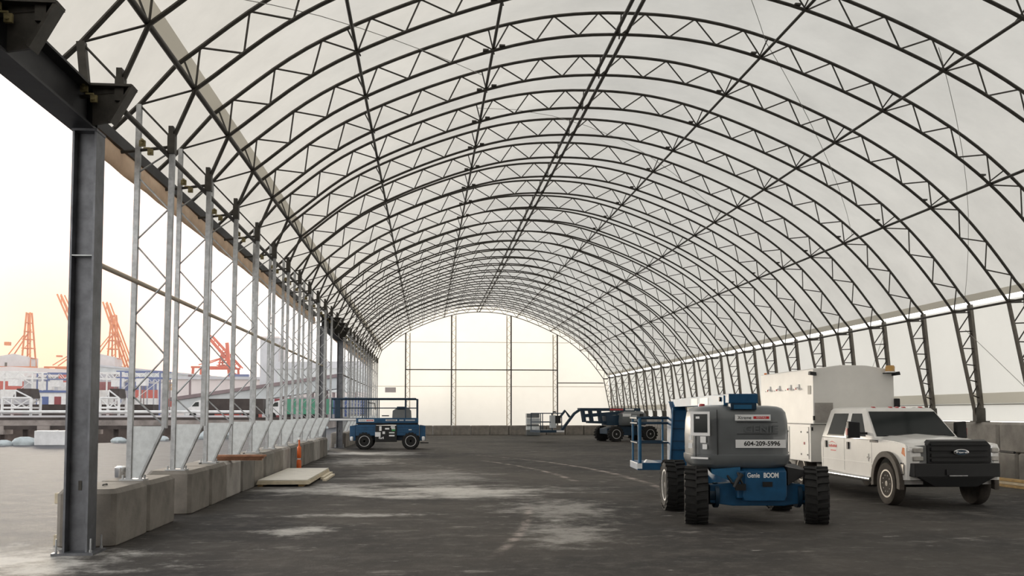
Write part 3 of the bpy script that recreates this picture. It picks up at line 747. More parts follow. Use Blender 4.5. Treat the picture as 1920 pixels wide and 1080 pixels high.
# superstructure and boom (points away from the viewer)
MB().prism([(-.1, .94), (-.1, 1.80), (.35, 1.88), (.8, 1.5), (.8, .94)], 'x', CX - .30, CX + .20).build('turret', 'blue_paint', L, bevel=.02)
MB().prism([(.4, 1.0), (3.2, .92), (3.3, 1.08), (.4, 1.22)], 'x', CX - .10, CX + .12).build('lower_boom', 'blue_paint', L, bevel=.01)
b = MB().prism([(-.95, 1.87), (-.95, 2.03), (-.2, 2.05), (3.7, 2.03), (3.7, 1.87)], 'x', CX - .26, CX + .06)
b.build('upper_boom', 'blue_light', L, bevel=.008)
MB().span((CX - .24, -1.22, 1.90), (CX + .22, -.45, 2.05)).build('boom_end_cover', 'blue_paint', L, bevel=.012)
MB().span((CX - .21, -1.21, 1.80), (CX + .20, -.55, 1.90)).build('boom_end_bracket', 'blue_deep', L, bevel=.008)
MB().span((CX - .16, -1.225, 1.81), (CX + .12, -1.21, 1.875)).build('bracket_plate', 'blue_light', L)
MB().lathe([(.04, 0), (.04, -.05), (.001, -.05)], (CX - .24, -.75, 1.97), 'x', 10).build('pivot_pin', 'black_plastic', L, 40)
for y, w in ((.2, .7), (1.1, .6)):
    o = MB().span((CX - .265, y, 1.89), (CX - .26, y + w, 2.01)).build('boom_decal', 'decal_white', L)
MB().lathe([(.055, 0), (.05, .04), (.001, .045)], (CX - .52, -.5, 1.855), 'z', 12).build('beacon', 'lamp_red', L, 40)
# jib folded down and the work basket
MB().prism([(3.45, .66), (3.45, 1.80), (3.75, 1.99), (3.95, 1.92), (3.95, .70)], 'x', -.56, -.24).build('jib', 'blue_paint', L, bevel=.01)
for z in (1.58, 1.42, 1.16, .98): MB().span((-.55, 3.43, z), (-.25, 3.45, z + .012)).build('jib_rung', 'blue_deep', L)
MB().path([(-.60, 3.42, .55), (-.56, 3.42, 1.2), (-.52, 3.42, 1.85)], .022, 6).build('hydraulic_hose', 'blue_light', L, 60)
B = MB().span((-1.22, 3.75, .55), (-.45, 4.95, .70)).build('basket_floor', 'blue_paint', L, bevel=.01)
for x, y, r in ((-1.16, 3.82, .04), (-1.16, 4.9, .025), (-.5, 4.9, .025), (-.5, 3.82, .025)): MB().path([(x, y, .70), (x, y, 1.64)], r, 8).build('post', 'blue_light', B, 50)
for z, r in ((1.64, .028), (1.53, .022), (1.12, .018)):
    MB().path([(-1.20, 3.82, z), (-.5, 3.82, z), (-.5, 4.9, z), (-1.20, 4.9, z), (-1.20, 3.82, z)], r, 6).build('rail', 'blue_deep', B, 50)
MB().span((-1.225, 3.755, .58), (-1.12, 3.745, .69)).build('warning_label', 'decal_white', B)
MB().loft([[(-1.05, 3.85, .70), (-.75, 3.85, .70), (-.75, 4.1, .70), (-1.05, 4.1, .70)], [(-1.0, 3.88, .76), (-.85, 3.88, .74), (-.85, 4.05, .74), (-1.0, 4.05, .76)]]).build('rag', 'decal_white', B)

# ---------------------------------------------------------------- service truck
T = thing('service_truck', 'white crew-cab pickup with black grille and tall white service box, parked by the right wall', 'truck', (9.66, 17.15, 0), math.radians(-2))
HW = .875
arch = [(.50 * math.cos(a), .42 + .50 * math.sin(a)) for a in [math.pi * (j / 12) for j in range(13)]]          # from rear (+y) to front (-y)
body = [(3.25, .50), (.50, .47)] + arch + [(-.50, .50), (-.76, .52), (-.80, .82), (-.78, 1.12), (-.70, 1.185), (.40, 1.235), (.80, 1.22), (3.22, 1.22), (3.30, 1.10), (3.32, .80)]
b = MB()
nb = len(body)
def section(x, ins): return [(x, max(min(y, 3.32 - ins), -.80 + ins * 2.2) if not (.5 >= y >= -.5 and z < .95) else y, z + (0 if z < 1.1 else -ins * .5)) for y, z in body]
b.loft([section(-HW, .03), section(-HW + .05, 0), section(HW - .05, 0), section(HW, .03)])
cab = b.build('body', 'white_paint', T, 35)
cab['label'] = 'white crew cab and front wings'
# hood with a raised centre
rows = []
for y, z0 in ((-.80, 1.13), (-.74, 1.20), (-.60, 1.235), (-.2, 1.265), (.25, 1.285), (.62, 1.30)):
    rows.append([(x, y, z0 - (.05 if abs(x) > .7 else 0) + (.035 if abs(x) < .42 and y > -.7 else 0)) for x in (-.855, -.74, -.56, -.42, 0, .42, .56, .74, .855)] + [(.855, y, 1.05), (-.855, y, 1.05)])
MB().loft(rows).build('hood', 'white_paint', T, 40)
# greenhouse
GB, GT = 1.215, 1.80
def gx(z): return .862 - .15 * (z - GB) / (GT - GB)
def gyf(z): return .56 + .72 * (z - GB) / (GT - GB)
def gyr(z): return 3.27 - .17 * (z - GB) / (GT - GB)
def grow(z, k=0): x = gx(z); return [(-x + k, gyf(z) + k, z), (x - k, gyf(z) + k, z), (x - k, gyr(z) - k, z), (-x + k, gyr(z) - k, z)]
gh = MB().loft([grow(GB), grow(GT), [(p[0] * .95, p[1] + (.05 if p[1] < 2 else -.05), 1.845) for p in grow(GT)], [(p[0] * .75, p[1] + (.2 if p[1] < 2 else -.2), 1.87) for p in grow(GT)]]).build('roof', 'white_paint', T, 30, bevel=.012)
def side_win(name, poly, s, off=.006, m='glass_dark', par=None):
    pts = [(s * (gx(z) + off), y, z) for y, z in poly]
    return MB().plate(pts if s < 0 else pts[::-1], .006).build(name, m, par or T)
for s in (-1, 1):
    side_win('side_window', [(1.02, 1.27), (1.90, 1.27), (1.90, 1.735), (1.44, 1.735)], s)
    side_win('side_window', [(2.10, 1.27), (2.98, 1.27), (2.86, 1.735), (2.10, 1.735)], s)
    side_win('window_sill', [(2.08, 1.255), (3.0, 1.255), (3.0, 1.28), (2.08, 1.28)], s, .010, 'black_plastic')
def wsp(x, z, off=.008):
    return (x, gyf(z) - off, z + off)
MB().plate([wsp(-.80, 1.28), wsp(.80, 1.28), wsp(.69, 1.765), wsp(-.69, 1.765)], .006).build('windshield', 'glass_dark', T)
MB().path([(-.62, .60, 1.295), (-.1, .62, 1.325)], .012, 5).build('wiper', 'black_plastic', T)
MB().path([(.05, .60, 1.295), (.6, .62, 1.325)], .012, 5).build('wiper', 'black_plastic', T)
for x in (-.50, -.14, .0, .14, .50): MB().loft([[(x - .05, 1.36, 1.825), (x + .05, 1.36, 1.825), (x + .05, 1.48, 1.85), (x - .05, 1.48, 1.85)], [(x - .02, 1.39, 1.875), (x + .02, 1.39, 1.875), (x + .02, 1.46, 1.88), (x - .02, 1.46, 1.88)]]).build('roof_marker', 'lamp_red', T)
# doors: seams, handles, cladding lines
for s in (-1, 1):
    for y in (.70, 2.02, 3.18):
        MB().span((s * (HW + .001), y - .006, .54), (s * (HW - .004), y + .006, 1.215)).build('door_seam', 'black_plastic', cab)
    for y in (1.80, 2.98): MB().span((s * HW, y - .045, .99), (s * (HW + .03), y + .045, 1.14)).build('door_handle', 'black_plastic', cab, bevel=.008)
    MB().span((s * HW, .55, .735), (s * (HW + .006), 3.26, .75)).build('body_crease', 'white_paint', cab)
# red door emblem: peaked roof line over two lines of print
sx = -(HW + .006)
MB().plate([(sx, 2.86, 1.09), (sx, 2.66, 1.135), (sx, 2.42, 1.085), (sx, 2.66, 1.118)], .003).build('door_emblem', 'decal_red', cab)
b = MB()       # the printed name is too blurred to read: a row of short red strokes
for q in range(9): b.span((sx - .002, 2.83 - .048 * q, 1.005), (sx, 2.83 - .048 * q - .036, 1.06 - .016 * (q % 3 == 1)))
b.build('door_print', 'decal_red', cab)
MB().span((sx - .002, 2.74, .925), (sx, 2.46, .945)).build('door_print', 'decal_red', cab)
b = MB()
for a in (0, math.pi / 2): b.box((0, 0, 0), (.004, .15, .028), Matrix.Translation((-(HW + .006), .84, .86)) @ Matrix.Rotation(a, 4, 'X'))
b.build('wing_badge', 'chrome', cab)
MB().span((-(HW + .004), .40, 1.165), (-(HW - .02), .78, 1.215)).build('wing_vent', 'black_plastic', cab)
# fender flares, wheel wells, wheels
for s in (-1, 1):
    ro, ri_ = .61, .485
    prof = [(ro * math.cos(a), .42 + ro * math.sin(a) * .98) for a in [math.pi * (-.05 + 1.1 * j / 20) for j in range(21)]] + [(ri_ * math.cos(a), .42 + ri_ * math.sin(a)) for a in [math.pi * (1.05 - 1.1 * j / 20) for j in range(21)]]
    MB().prism(prof, 'x', s * (HW - .02), s * (HW + .075)).build('fender_flare', 'flare_brown', T, bevel=.012)
for s in (-1, 1): wheel(T, (s * .82, 0, .405), .405, .23, s, 'tyre_dusty', 'alloy', rimR=.255, nuts=10, dish=-.01)
for s in (-1, 1): wheel(T, (s * .80, 4.45, .405), .405, .28, s, 'tyre_dusty', 'alloy', rimR=.255, nuts=10)
MB().span((-.70, -.55, .5), (.70, .55, .95)).build('engine_bay', 'black_plastic', T)
MB().span((-.45, -.6, .38), (.45, 6.9, .56)).build('frame', 'black_plastic', T)
MB().path([(-.7, 0, .40), (.7, 0, .40)], .07, 8).build('axle', 'black_plastic', T, 50)
MB().path([(-.7, 4.45, .40), (.7, 4.45, .40)], .08, 8).build('axle', 'black_plastic', T, 50)
# nose
MB().loft([[(-.53, -.84, .83), (.66, -.84, .83), (.66, -.84, 1.16), (.59, -.84, 1.235), (-.46, -.84, 1.235), (-.53, -.84, 1.16)], [(-.55, -.70, .83), (.68, -.70, .83), (.68, -.70, 1.18), (.62, -.70, 1.26), (-.48, -.70, 1.26), (-.55, -.70, 1.18)]]).build('grille_shell', 'black_plastic', T, bevel=.012)
for z, h in ((1.17, .035), (1.085, .065), (.975, .065), (.885, .05)): MB().span((-.47, -.875, z - h / 2), (.60, -.82, z + h / 2)).build('grille_bar', 'black_plastic', T, bevel=.008)
em = MB().lathe([(.10, 0), (.10, -.02), (.085, -.028), (.001, -.028)], (0, 0, 0), 'y', 28).build('badge', 'chrome', T, 40, loc=(.08, -.876, 1.03)); em.scale = (1.45, 1, .58)
bo = MB().lathe([(.080, -.03), (.001, -.031)], (0, 0, 0), 'y', 28).build('badge_field', 'blue_deep', em)
text('Ford', .085, 'chrome', em, (0, -.033, 0), sx=.9)
for s in (-1, 1):
    MB().loft([[(s * (.54 + .07 * (s + 1)), -.825, .84), (s * .85, -.76, .84), (s * .865, -.70, 1.14), (s * (.54 + .07 * (s + 1)), -.815, 1.155)], [(s * (.54 + .07 * (s + 1)), -.6, .84), (s * .87, -.5, .84), (s * .875, -.45, 1.12), (s * (.54 + .07 * (s + 1)), -.6, 1.16)]]).build('headlight', 'lamp_clear', T)
    for z in (.91, 1.06): MB().box((s * (.69 + .035 * (s + 1)), -.80, z), (.20 - .03 * (s + 1), .03, .085)).build('reflector', 'alloy', T, bevel=.02)
    MB().add([(s * .872, -.735, 1.10), (s * .879, -.60, 1.11), (s * .881, -.56, 1.0), (s * .874, -.72, .93)], [(0, 1, 2, 3)]).build('turn_lamp', 'lamp_amber', T)
b = MB().loft([[(-.88, -.62, .60), (-.88, -.62, .83), (-.88, -.50, .83), (-.88, -.50, .60)], [(-.80, -.90, .58), (-.80, -.90, .83), (-.80, -.66, .83), (-.80, -.66, .58)], [(.80, -.90, .58), (.80, -.90, .83), (.80, -.66, .83), (.80, -.66, .58)], [(.88, -.62, .60), (.88, -.62, .83), (.88, -.50, .83), (.88, -.50, .60)]])
b.build('front_bumper', 'black_plastic', T, bevel=.012)
MB().loft([[(-.72, -.88, .58), (.72, -.88, .58), (.72, -.70, .58), (-.72, -.70, .58)], [(-.40, -.84, .40), (.40, -.84, .40), (.40, -.70, .40), (-.40, -.70, .40)]]).build('bumper_valance', 'black_plastic', T, bevel=.01)
MB().span((-.22, -.93, .62), (.22, -.90, .72)).build('winch_plate', 'black_plastic', T); MB().span((-.17, -.935, .60), (.17, -.92, .615)).build('winch_lip', 'rim_grey', T)
MB().span((-.90, -.66, .62), (-.875, -.48, .80)).build('bumper_end', 'alloy', T)
for s in (-1, 1):
    m_ = MB().loft([[(s * 1.00, .92, 1.24), (s * 1.24, .96, 1.24), (s * 1.24, 1.08, 1.24), (s * 1.00, 1.06, 1.24)], [(s * 1.00, .92, 1.56), (s * 1.22, .96, 1.58), (s * 1.22, 1.08, 1.58), (s * 1.00, 1.06, 1.56)]]).build('wing_mirror', 'black_plastic', T, bevel=.02)
    MB().span((s * .84, .96, 1.31), (s * 1.02, 1.02, 1.36)).build('mirror_arm', 'black_plastic', m_)
    MB().span((s * 1.236, .98, 1.30), (s * 1.246, 1.06, 1.44)).build('mirror_lamp', 'lamp_red', m_)
    MB().path([(s * .93, .62, .44), (s * .93, 3.2, .44)], .05, 10).build('running_board', 'chrome', T, 50)
# seats seen through the glass are dark; service box
BXW = .955
MB().span((-.99, 3.62, .62), (.99, 7.25, 1.48)).build('lower_box', 'box_white', T, bevel=.012)
b = MB()
def bx(y): return [(-BXW, y, 1.49), (BXW, y, 1.49), (BXW - .01, y, 2.74), (.30, y, 2.84), (-.30, y, 2.85), (-BXW + .01, y, 2.76)]
b.loft([bx(3.52), bx(7.25)])
ub = b.build('upper_box', 'box_white', T, bevel=.015)
MB().span((-.985, 3.60, 1.478), (.985, 7.27, 1.494)).build('box_seam', 'black_plastic', T)
for y0, y1 in ((3.72, 4.22), (5.0, 5.7), (5.76, 6.5), (6.56, 7.2)):
    d = MB().span((-1.006, y0, .68), (-.988, y1, 1.42)).build('locker_door', 'box_white', T, bevel=.004)
    for z in (.78, 1.30):
        for y in (y0 + .05, y1 - .05): MB().span((-1.016, y - .02, z - .02), (-1.004, y + .02, z + .02)).build('hinge', 'black_plastic', d)
    MB().span((-1.018, (y0 + y1) / 2 - .03, 1.01), (-1.004, (y0 + y1) / 2 + .03, 1.07)).build('latch', 'lamp_red', d)
for y in (4.45, 5.00, 5.80, 6.50):
    h_ = MB().path([(-.955, y - .02, 2.36), (-1.02, y, 2.34), (-1.03, y + .12, 2.30)], .014, 6).box((-.962, y - .02, 2.37), (.02, .10, .12)).build('box_latch', 'decal_white', ub, 50)
    MB().span((-1.04, y - .04, 2.30), (-1.015, y + .03, 2.34)).build('latch_grip', 'lamp_red', h_)
MB().span((-.961, 3.66, 2.18), (-.952, 3.84, 2.38)).build('faded_label', 'plywood_face', ub)
for s in (-1, 1): MB().loft([[(s * .90, 3.42, 2.60), (s * 1.06, 3.40, 2.62), (s * 1.06, 3.54, 2.62), (s * .90, 3.54, 2.60)], [(s * .90, 3.44, 2.68), (s * 1.05, 3.42, 2.70), (s * 1.05, 3.54, 2.70), (s * .90, 3.54, 2.68)]]).build('work_lamp', 'black_plastic', T, bevel=.01)
MB().box((.82, 3.42, 2.66), (.26, .22, .02)).build('beacon_shelf', 'black_plastic', T)
MB().lathe([(.115, 0), (.115, .03), (.10, .03)], (.82, 3.42, 2.67), 'z', 16).build('beacon_base', 'decal_white', T, 40)
MB().lathe([(.10, 0), (.105, .10), (.085, .135), (.001, .14)], (.82, 3.42, 2.70), 'z', 16).build('beacon', 'beacon_amber', T, 40)
MB().lathe([(.04, 0), (.04, .05), (.001, .055)], (-.90, 7.0, 2.755), 'z', 10).build('roof_marker', 'lamp_amber', T, 40)
MB().span((-.92, 3.505, 1.52), (-.50, 3.525, 1.98)).build('vent_panel', 'concrete_pale', T)
MB().box((1.0, 3.50, 1.96), (.12, .10, .24)).build('side_scoop', 'black_plastic', T, bevel=.02)
MB().span((-.97, 3.49, 1.58), (-.93, 3.52, 1.68)).build('box_clip', 'black_plastic', T); MB().span((-.97, 3.59, 1.34), (-.94, 3.62, 1.42)).build('box_clip', 'black_plastic', T)

# ---------------------------------------------------------------- scissor lift
Z = thing('scissor_lift', 'blue rough-terrain scissor lift with extended platform rails, beside the far opening', 'scissor lift', (-1.85, 46.0, 0), 0)
for x in (-1.10, 1.10):
    for y, sd in ((-.80, -1), (.80, 1)):
        w = wheel(Z, (x, y, .40), .40, .30, 1, lugs=16, lug_h=.03, rimR=.25, nuts=6); w.rotation_euler = (0, 0, math.pi / 2 * sd)
MB().span((-1.45, -.62, .42), (1.45, .62, .74)).build('chassis', 'blue_deep', Z, bevel=.02)
for x0, x1 in ((-1.50, -.56), (.40, 1.50)):
    MB().span((x0, -.92, .66), (x1, -.55, 1.18)).build('side_tray', 'blue_paint', Z, bevel=.015)
    for z in (.80, .92, 1.04): MB().span((x0 + .06, -.925, z), (x1 - .06, -.92, z + .012)).build('louver', 'blue_deep', Z)
MB().span((-.58, -.96, .36), (.44, -.50, 1.14)).build('engine_tray', 'black_plastic', Z, bevel=.02)
for x, z, w, h, m in ((-.34, 1.00, .11, .22, 'decal_white'), (-.46, .72, .26, .22, 'decal_white'), (-.18, .80, .12, .12, 'decal_white'), (-.02, .99, .20, .08, 'decal_white'), (.25, 1.08, .20, .07, 'decal_white'), (.27, 1.00, .18, .06, 'decal_white'),
                      (.28, .92, .16, .08, 'decal_green'), (.20, .80, .26, .055, 'decal_white'), (.20, .66, .26, .07, 'decal_white')):
    MB().span((x - w / 2, -.966, z - h / 2), (x + w / 2, -.96, z + h / 2)).build('warning_label', m, Z)
text('4x4', .17, 'decal_white', Z, (-.30, -.966, .55), bold=.004)
MB().span((1.0, -.926, .92), (1.14, -.92, .96)).build('warning_label', 'decal_white', Z)
for s in (-1, 1):
    o = MB().prism([(s * 1.52, .42), (s * 1.80, .42), (s * 1.80, 1.12), (s * 1.52, 1.16)], 'y', -.80, -.40).build('outrigger_housing', 'blue_paint', Z, bevel=.015)
    MB().lathe([(.06, 0), (.075, .06), (.075, .16), (.05, .2)], (s * 1.70, -.83, .42), 'z', 10).build('outrigger_foot', 'decal_white', o, 40)
    MB().prism([(s * 1.52, .42), (s * 1.78, .42), (s * 1.78, 1.12), (s * 1.52, 1.16)], 'y', .40, .80).build('outrigger_housing', 'blue_deep', Z, bevel=.015)
MB().span((1.55, -.6, .28), (1.95, -.3, .33)).build('step', 'black_plastic', Z)
for j in range(3):      # folded scissor arms
    z = .90 + .14 * j
    MB().prism([(-1.45, z - .05), (1.45, z + .02), (1.45, z + .11), (-1.45, z + .04)], 'y', -.46, -.38).build('scissor_arm', 'blue_deep', Z)
    MB().prism([(-1.45, z + .02), (1.45, z - .05), (1.45, z + .04), (-1.45, z + .11)], 'y', .30, .38).build('scissor_arm', 'blue_deep', Z)
D = MB().span((-1.50, -.86, 1.26), (1.45, .86, 1.50)).build('platform', 'blue_paint', Z, bevel=.012)
MB().span((-1.50, -.80, 1.20), (1.40, .80, 1.27)).build('platform_underframe', 'black_plastic', Z)
E_ = MB().span((-2.80, -.80, 1.36), (-1.45, .80, 1.50)).build('extension_deck', 'blue_deep', Z)
MB().span((-2.76, -.815, 1.385), (-1.50, -.80, 1.475)).build('edge_strip', 'decal_white', E_)
xtreme(D, (-1.02, -.866, 1.385), .74, .12)
MB().span((-.10, -.866, 1.36), (.45, -.86, 1.43)).build('name_strip', 'decal_white', D)
MB().span((-.06, -.869, 1.38), (.40, -.866, 1.41)).build('name_print', 'decal_black', D)
for x0, x1 in ((.55, .76), (.84, 1.30)): MB().span((x0, -.866, 1.365), (x1, -.86, 1.425)).build('name_strip', 'gallery_grey', D)
R_ = bpy.data.objects.new('guard_rail', None); COL.objects.link(R_); R_.parent = Z
RAIL = MB().path([(-2.68, -.80, 2.42), (1.32, -.80, 2.42), (1.40, -.80, 2.36), (1.40, .80, 2.36), (1.32, .80, 2.42), (-2.68, .80, 2.42), (-2.68, -.80, 2.42)], .042, 6).build('top_rail', 'blue_deep', Z, 50)  # rails in deeper blue: backlit shade put into the colour
bpy.data.objects.remove(R_)
MB().path([(-2.68, -.80, 1.98), (1.40, -.80, 1.98), (1.40, .80, 1.98), (-2.68, .80, 1.98), (-2.68, -.80, 1.98)], .022, 6).build('mid_rail', 'blue_deep', Z, 50)
for x in (-2.66, -2.42, -1.20, -1.02, -.50, .84, 1.40):
    for y in (-.80, .80): MB().path([(x, y, 1.48), (x, y, 2.42)], .05 if x == 1.40 else .026, 6).build('rail_post', 'blue_deep', Z, 50)
MB().prism([(-2.5, 1.5), (-2.25, 1.5), (-2.25, 2.38), (-2.5, 2.38)], 'y', -.84, -.70).build('control_box', 'blue_deep', Z, bevel=.01)
MB().path([(-.95, -.82, 2.25), (-.85, -.86, 2.22), (-.62, -.86, 2.20), (-.60, -.84, 1.9)], .025, 5).build('gate_latch', 'black_plastic', Z, 50)
MB().loft([[(.20, -.55, 1.5), (1.12, -.55, 1.5), (1.12, .3, 1.5), (.20, .3, 1.5)], [(.22, -.5, 1.85), (1.10, -.5, 1.85), (1.10, .25, 1.85), (.22, .25, 1.85)], [(.38, -.42, 1.96), (1.0, -.42, 1.96), (1.0, .2, 1.96), (.38, .2, 1.96)]]).build('engine_cowl', 'cowl_grey', Z, 40)
MB().span((.42, -.5, 1.93), (.85, .1, 2.05)).build('tool_tray', 'blue_deep', Z, bevel=.01)
MB().span((-.30, -.5, 1.58), (.04, -.3, 1.63)).build('tray_handle', 'black_plastic', Z)

# ---------------------------------------------------------------- far boom lift
G = thing('boom_lift', 'dark blue boom lift in the far right corner, basket reaching left toward the back wall', 'boom lift', (12.3, 57.2, 0), math.radians(14), 'boom lifts')
for x in (-1.15, 1.15):
    for y, sd in ((-.98, -1), (.98, 1)):
        w = wheel(G, (x, y, .46), .46, .36, 1, lugs=16, lug_h=.04, rimR=.27, nuts=6); w.rotation_euler = (0, 0, math.pi / 2 * sd)
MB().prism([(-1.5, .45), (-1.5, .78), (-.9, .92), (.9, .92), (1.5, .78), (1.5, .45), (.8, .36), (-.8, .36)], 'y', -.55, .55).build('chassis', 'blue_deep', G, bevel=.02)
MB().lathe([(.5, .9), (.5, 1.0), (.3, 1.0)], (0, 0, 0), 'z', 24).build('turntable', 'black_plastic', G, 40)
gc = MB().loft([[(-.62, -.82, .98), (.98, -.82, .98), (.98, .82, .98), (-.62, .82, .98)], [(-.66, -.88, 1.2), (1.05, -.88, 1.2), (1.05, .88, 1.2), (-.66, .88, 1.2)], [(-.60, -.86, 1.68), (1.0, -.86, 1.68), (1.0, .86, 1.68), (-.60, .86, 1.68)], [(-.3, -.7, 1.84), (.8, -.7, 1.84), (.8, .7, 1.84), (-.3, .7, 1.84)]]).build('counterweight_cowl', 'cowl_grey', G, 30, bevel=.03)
MB().span((-.60, -.895, 1.52), (-.05, -.875, 1.70)).build('cowl_window', 'decal_white', gc); MB().span((.55, -.895, 1.45), (.80, -.875, 1.70)).build('cowl_vent', 'black_plastic', gc)
MB().span((.02, -.90, 1.25), (.35, -.88, 1.60)).build('warning_label', 'gallery_grey', gc)
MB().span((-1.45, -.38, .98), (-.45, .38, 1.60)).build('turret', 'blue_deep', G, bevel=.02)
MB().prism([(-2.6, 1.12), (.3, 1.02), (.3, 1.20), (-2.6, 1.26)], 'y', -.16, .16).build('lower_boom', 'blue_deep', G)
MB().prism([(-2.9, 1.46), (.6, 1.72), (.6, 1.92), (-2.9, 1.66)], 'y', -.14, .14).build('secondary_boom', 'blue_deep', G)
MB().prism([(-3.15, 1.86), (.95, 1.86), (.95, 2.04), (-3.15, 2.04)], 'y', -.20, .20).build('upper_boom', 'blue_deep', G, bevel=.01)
for x in (-2.85, -2.35, -1.75): MB().prism([(x, 1.18), (x + .14, 1.18), (x + .02, 1.9), (x - .12, 1.9)], 'y', -.18, .18).build('boom_link', 'blue_deep', G)
MB().span((-1.15, -.206, 1.90), (-.25, -.20, 2.0)).build('boom_decal', 'lamp_red', G); MB().span((-.10, -.206, 1.90), (.5, -.20, 2.0)).build('boom_decal', 'decal_white', G)
MB().path([(-3.10, 0, 1.92), (-3.45, 0, 1.70), (-4.35, 0, .60)], .10, 4).build('jib_arm', 'blue_deep', G)
MB().path([(-3.75, 0, 1.50), (-4.05, 0, 1.88), (-4.75, 0, 1.05)], .085, 4).build('jib_link', 'blue_deep', G)
GBk = MB().span((-6.0, -.85, .58), (-4.55, .85, .72)).build('basket_floor', 'blue_deep', G)
for x in (-5.95, -5.2, -4.6):
    for y in (-.8, .8): MB().path([(x, y, .7), (x, y, 1.72)], .028, 6).build('post', 'blue_deep', GBk)
for z in (1.72, 1.2): MB().path([(-5.95, -.8, z), (-4.6, -.8, z), (-4.6, .8, z), (-5.95, .8, z), (-5.95, -.8, z)], .028, 6).build('rail', 'blue_deep', GBk)
MB().box((-4.85, -.75, 1.35), (.34, .2, .45)).build('control_box', 'black_plastic', GBk); MB().span((-5.3, -.83, .85), (-4.95, -.6, 1.6)).build('tool_bag', 'gallery_grey', GBk)
MB().span((-4.95, -.87, .60), (-4.45, -.855, .70)).build('warning_label', 'decal_white', GBk)
MB().lathe([(.12, 0), (.12, .06), (.02, .1)], (-4.9, -.4, 1.76), 'z', 10).build('lamp', 'black_plastic', GBk, 40)

# ---------------------------------------------------------------- loose things inside
W = thing('wrapped_stack', 'tall shrink-wrapped grey stack standing left of the far boom basket', 'stack', (8.1, 71.2, 0))
for j, (m, h) in enumerate((('cowl_grey', .42), ('tarp_white', .30), ('cowl_grey', .16), ('gallery_grey', .46), ('cowl_grey', .36))):
    z0 = sum(q for q in (.42, .30, .16, .46, .36)[:j])
    MB().span((-.50 + .02 * (j % 2), -.45, z0 + .02), (.50 - .03 * (j % 3), .45, z0 + h)).build('wrapped_bundle', m, W, bevel=.03)
PW = thing('plywood_stack', 'stack of pale plywood sheets lying on the floor beside the left block row', 'plywood', (-3.38, 25.1, 0))
MB().span((-.60, -2.40, .0), (-.48, 2.35, .05)).build('bearer', 'lumber', PW); MB().span((.35, -2.40, .0), (.47, 2.35, .05)).build('bearer', 'lumber', PW)
for j in range(4): MB().span((-.62 + .01 * j, -2.45 + .015 * j, .05 + .028 * j), (.60 - .012 * j, 2.40, .075 + .028 * j)).build('sheet', 'plywood' if j < 3 else 'plywood_face', PW)
for j, x in enumerate((-2.72, -2.60)):
    tag(MB().span((x - .05, 25.0 - .6 * j, .0), (x + .05, 27.2 - .6 * j, .07 - .02 * j)).build('board', 'plywood'), ['pale board lying against the right edge of the plywood stack', 'outermost pale board beside the plywood stack'][j], 'board', 'boards beside the plywood')
OP = thing('safety_post', 'orange safety post leaning by the left block row behind the plywood', 'safety post', (-3.72, 27.95, 0))
MB().lathe([(.068, 0), (.072, .02), (.068, .34), (.045, .38), (.045, .42), (.064, .45), (.060, .74), (.025, .78), (.025, .98)], (0, 0, 0), 'z', 14).build('tube', 'orange_paint', OP, 40)
MB().lathe([(.050, .385), (.050, .415)], (0, 0, 0), 'z', 14).build('reflective_band', 'decal_white', OP, 40)
MB().lathe([(.045, 0), (.045, .06), (.001, .07)], (0, 0, .96), 'z', 10).build('cap', 'decal_white', OP, 40)
for j in range(3):
    tag(MB().box((0, 0, 0), (1.15, .10, .04)).build('cedar_board', 'cedar', loc=(-4.02 + .05 * j, 20.15 - .06 * j, BLOCK_H + .022 + .042 * j)), ['reddish cedar board on the left block row, farthest of three', 'middle reddish cedar board on the left block row', 'nearest of three reddish cedar boards on the left block row'][j], 'board', 'cedar boards on the blocks')
CN = thing('steel_can', 'small shiny steel can standing on the first block pair behind the post', 'can', (-4.72, 15.05, BLOCK_H))
MB().lathe([(.085, 0), (.09, .02), (.09, .15), (.06, .17), (.001, .175)], (0, 0, 0), 'z', 16).build('body', 'chrome', CN, 40)
MB().path([(.0, 0, .17), (.10, 0, .16), (.26, 0, .15)], .012, 5).build('spout', 'rim_grey', CN)
for z, lb in ((.62, 'upper timber wedge on the outer face of the first concrete block'), (.072, 'lower timber wedge on the outer face of the first concrete block')):
    tag(MB().span((-4.89, 12.90, z - .07), (-4.785, 13.10, z + .07)).build('timber_wedge', 'plywood', bevel=.01), lb, 'timber wedge', 'timber wedges')
for j, (y, z, c) in enumerate(((20.5, .05, 'lumber'), (20.6, .11, 'plywood'), (20.4, .17, 'lumber'))):
    tag(MB().box((0, 0, 0), (.34 - .05 * j, 3.2, .05)).build('lumber_plank', c, loc=(13.75 + .06 * j, y, z - .02)), ['bottom plank of the lumber pile at the right edge', 'middle plank of the lumber pile at the right edge', 'top plank of the lumber pile at the right edge'][j], 'plank', 'planks of the lumber pile')
HC = thing('hose_coil', 'black coiled hose lying on the lumber pile at the right edge', 'hose coil', (13.9, 20.0, .175))
for j in range(4): MB().path([(.20 * math.cos(a), .34 * math.sin(a), .03 + .05 * j) for a in [2 * math.pi * q / 20 for q in range(21)]], .028, 6).build('coil', 'black_plastic', HC, 60)
VS = thing('pipe_stand', 'small red-topped pipe stand in front of the right block wall', 'pipe stand', (14.1, 22.55, 0))
for a in (0.4, 2.5, 4.6): MB().path([(.28 * math.cos(a), .28 * math.sin(a), 0), (0, 0, .5)], .02, 6).build('leg', 'rim_grey', VS)
MB().path([(0, 0, .42), (0, 0, .66)], .03, 8).build('column', 'rim_grey', VS); MB().box((0, 0, .72), (.20, .16, .10)).build('head', 'lamp_red', VS, bevel=.02); MB().path([(-.22, 0, .74), (.22, 0, .74)], .012, 6).build('handle', 'decal_black', VS)
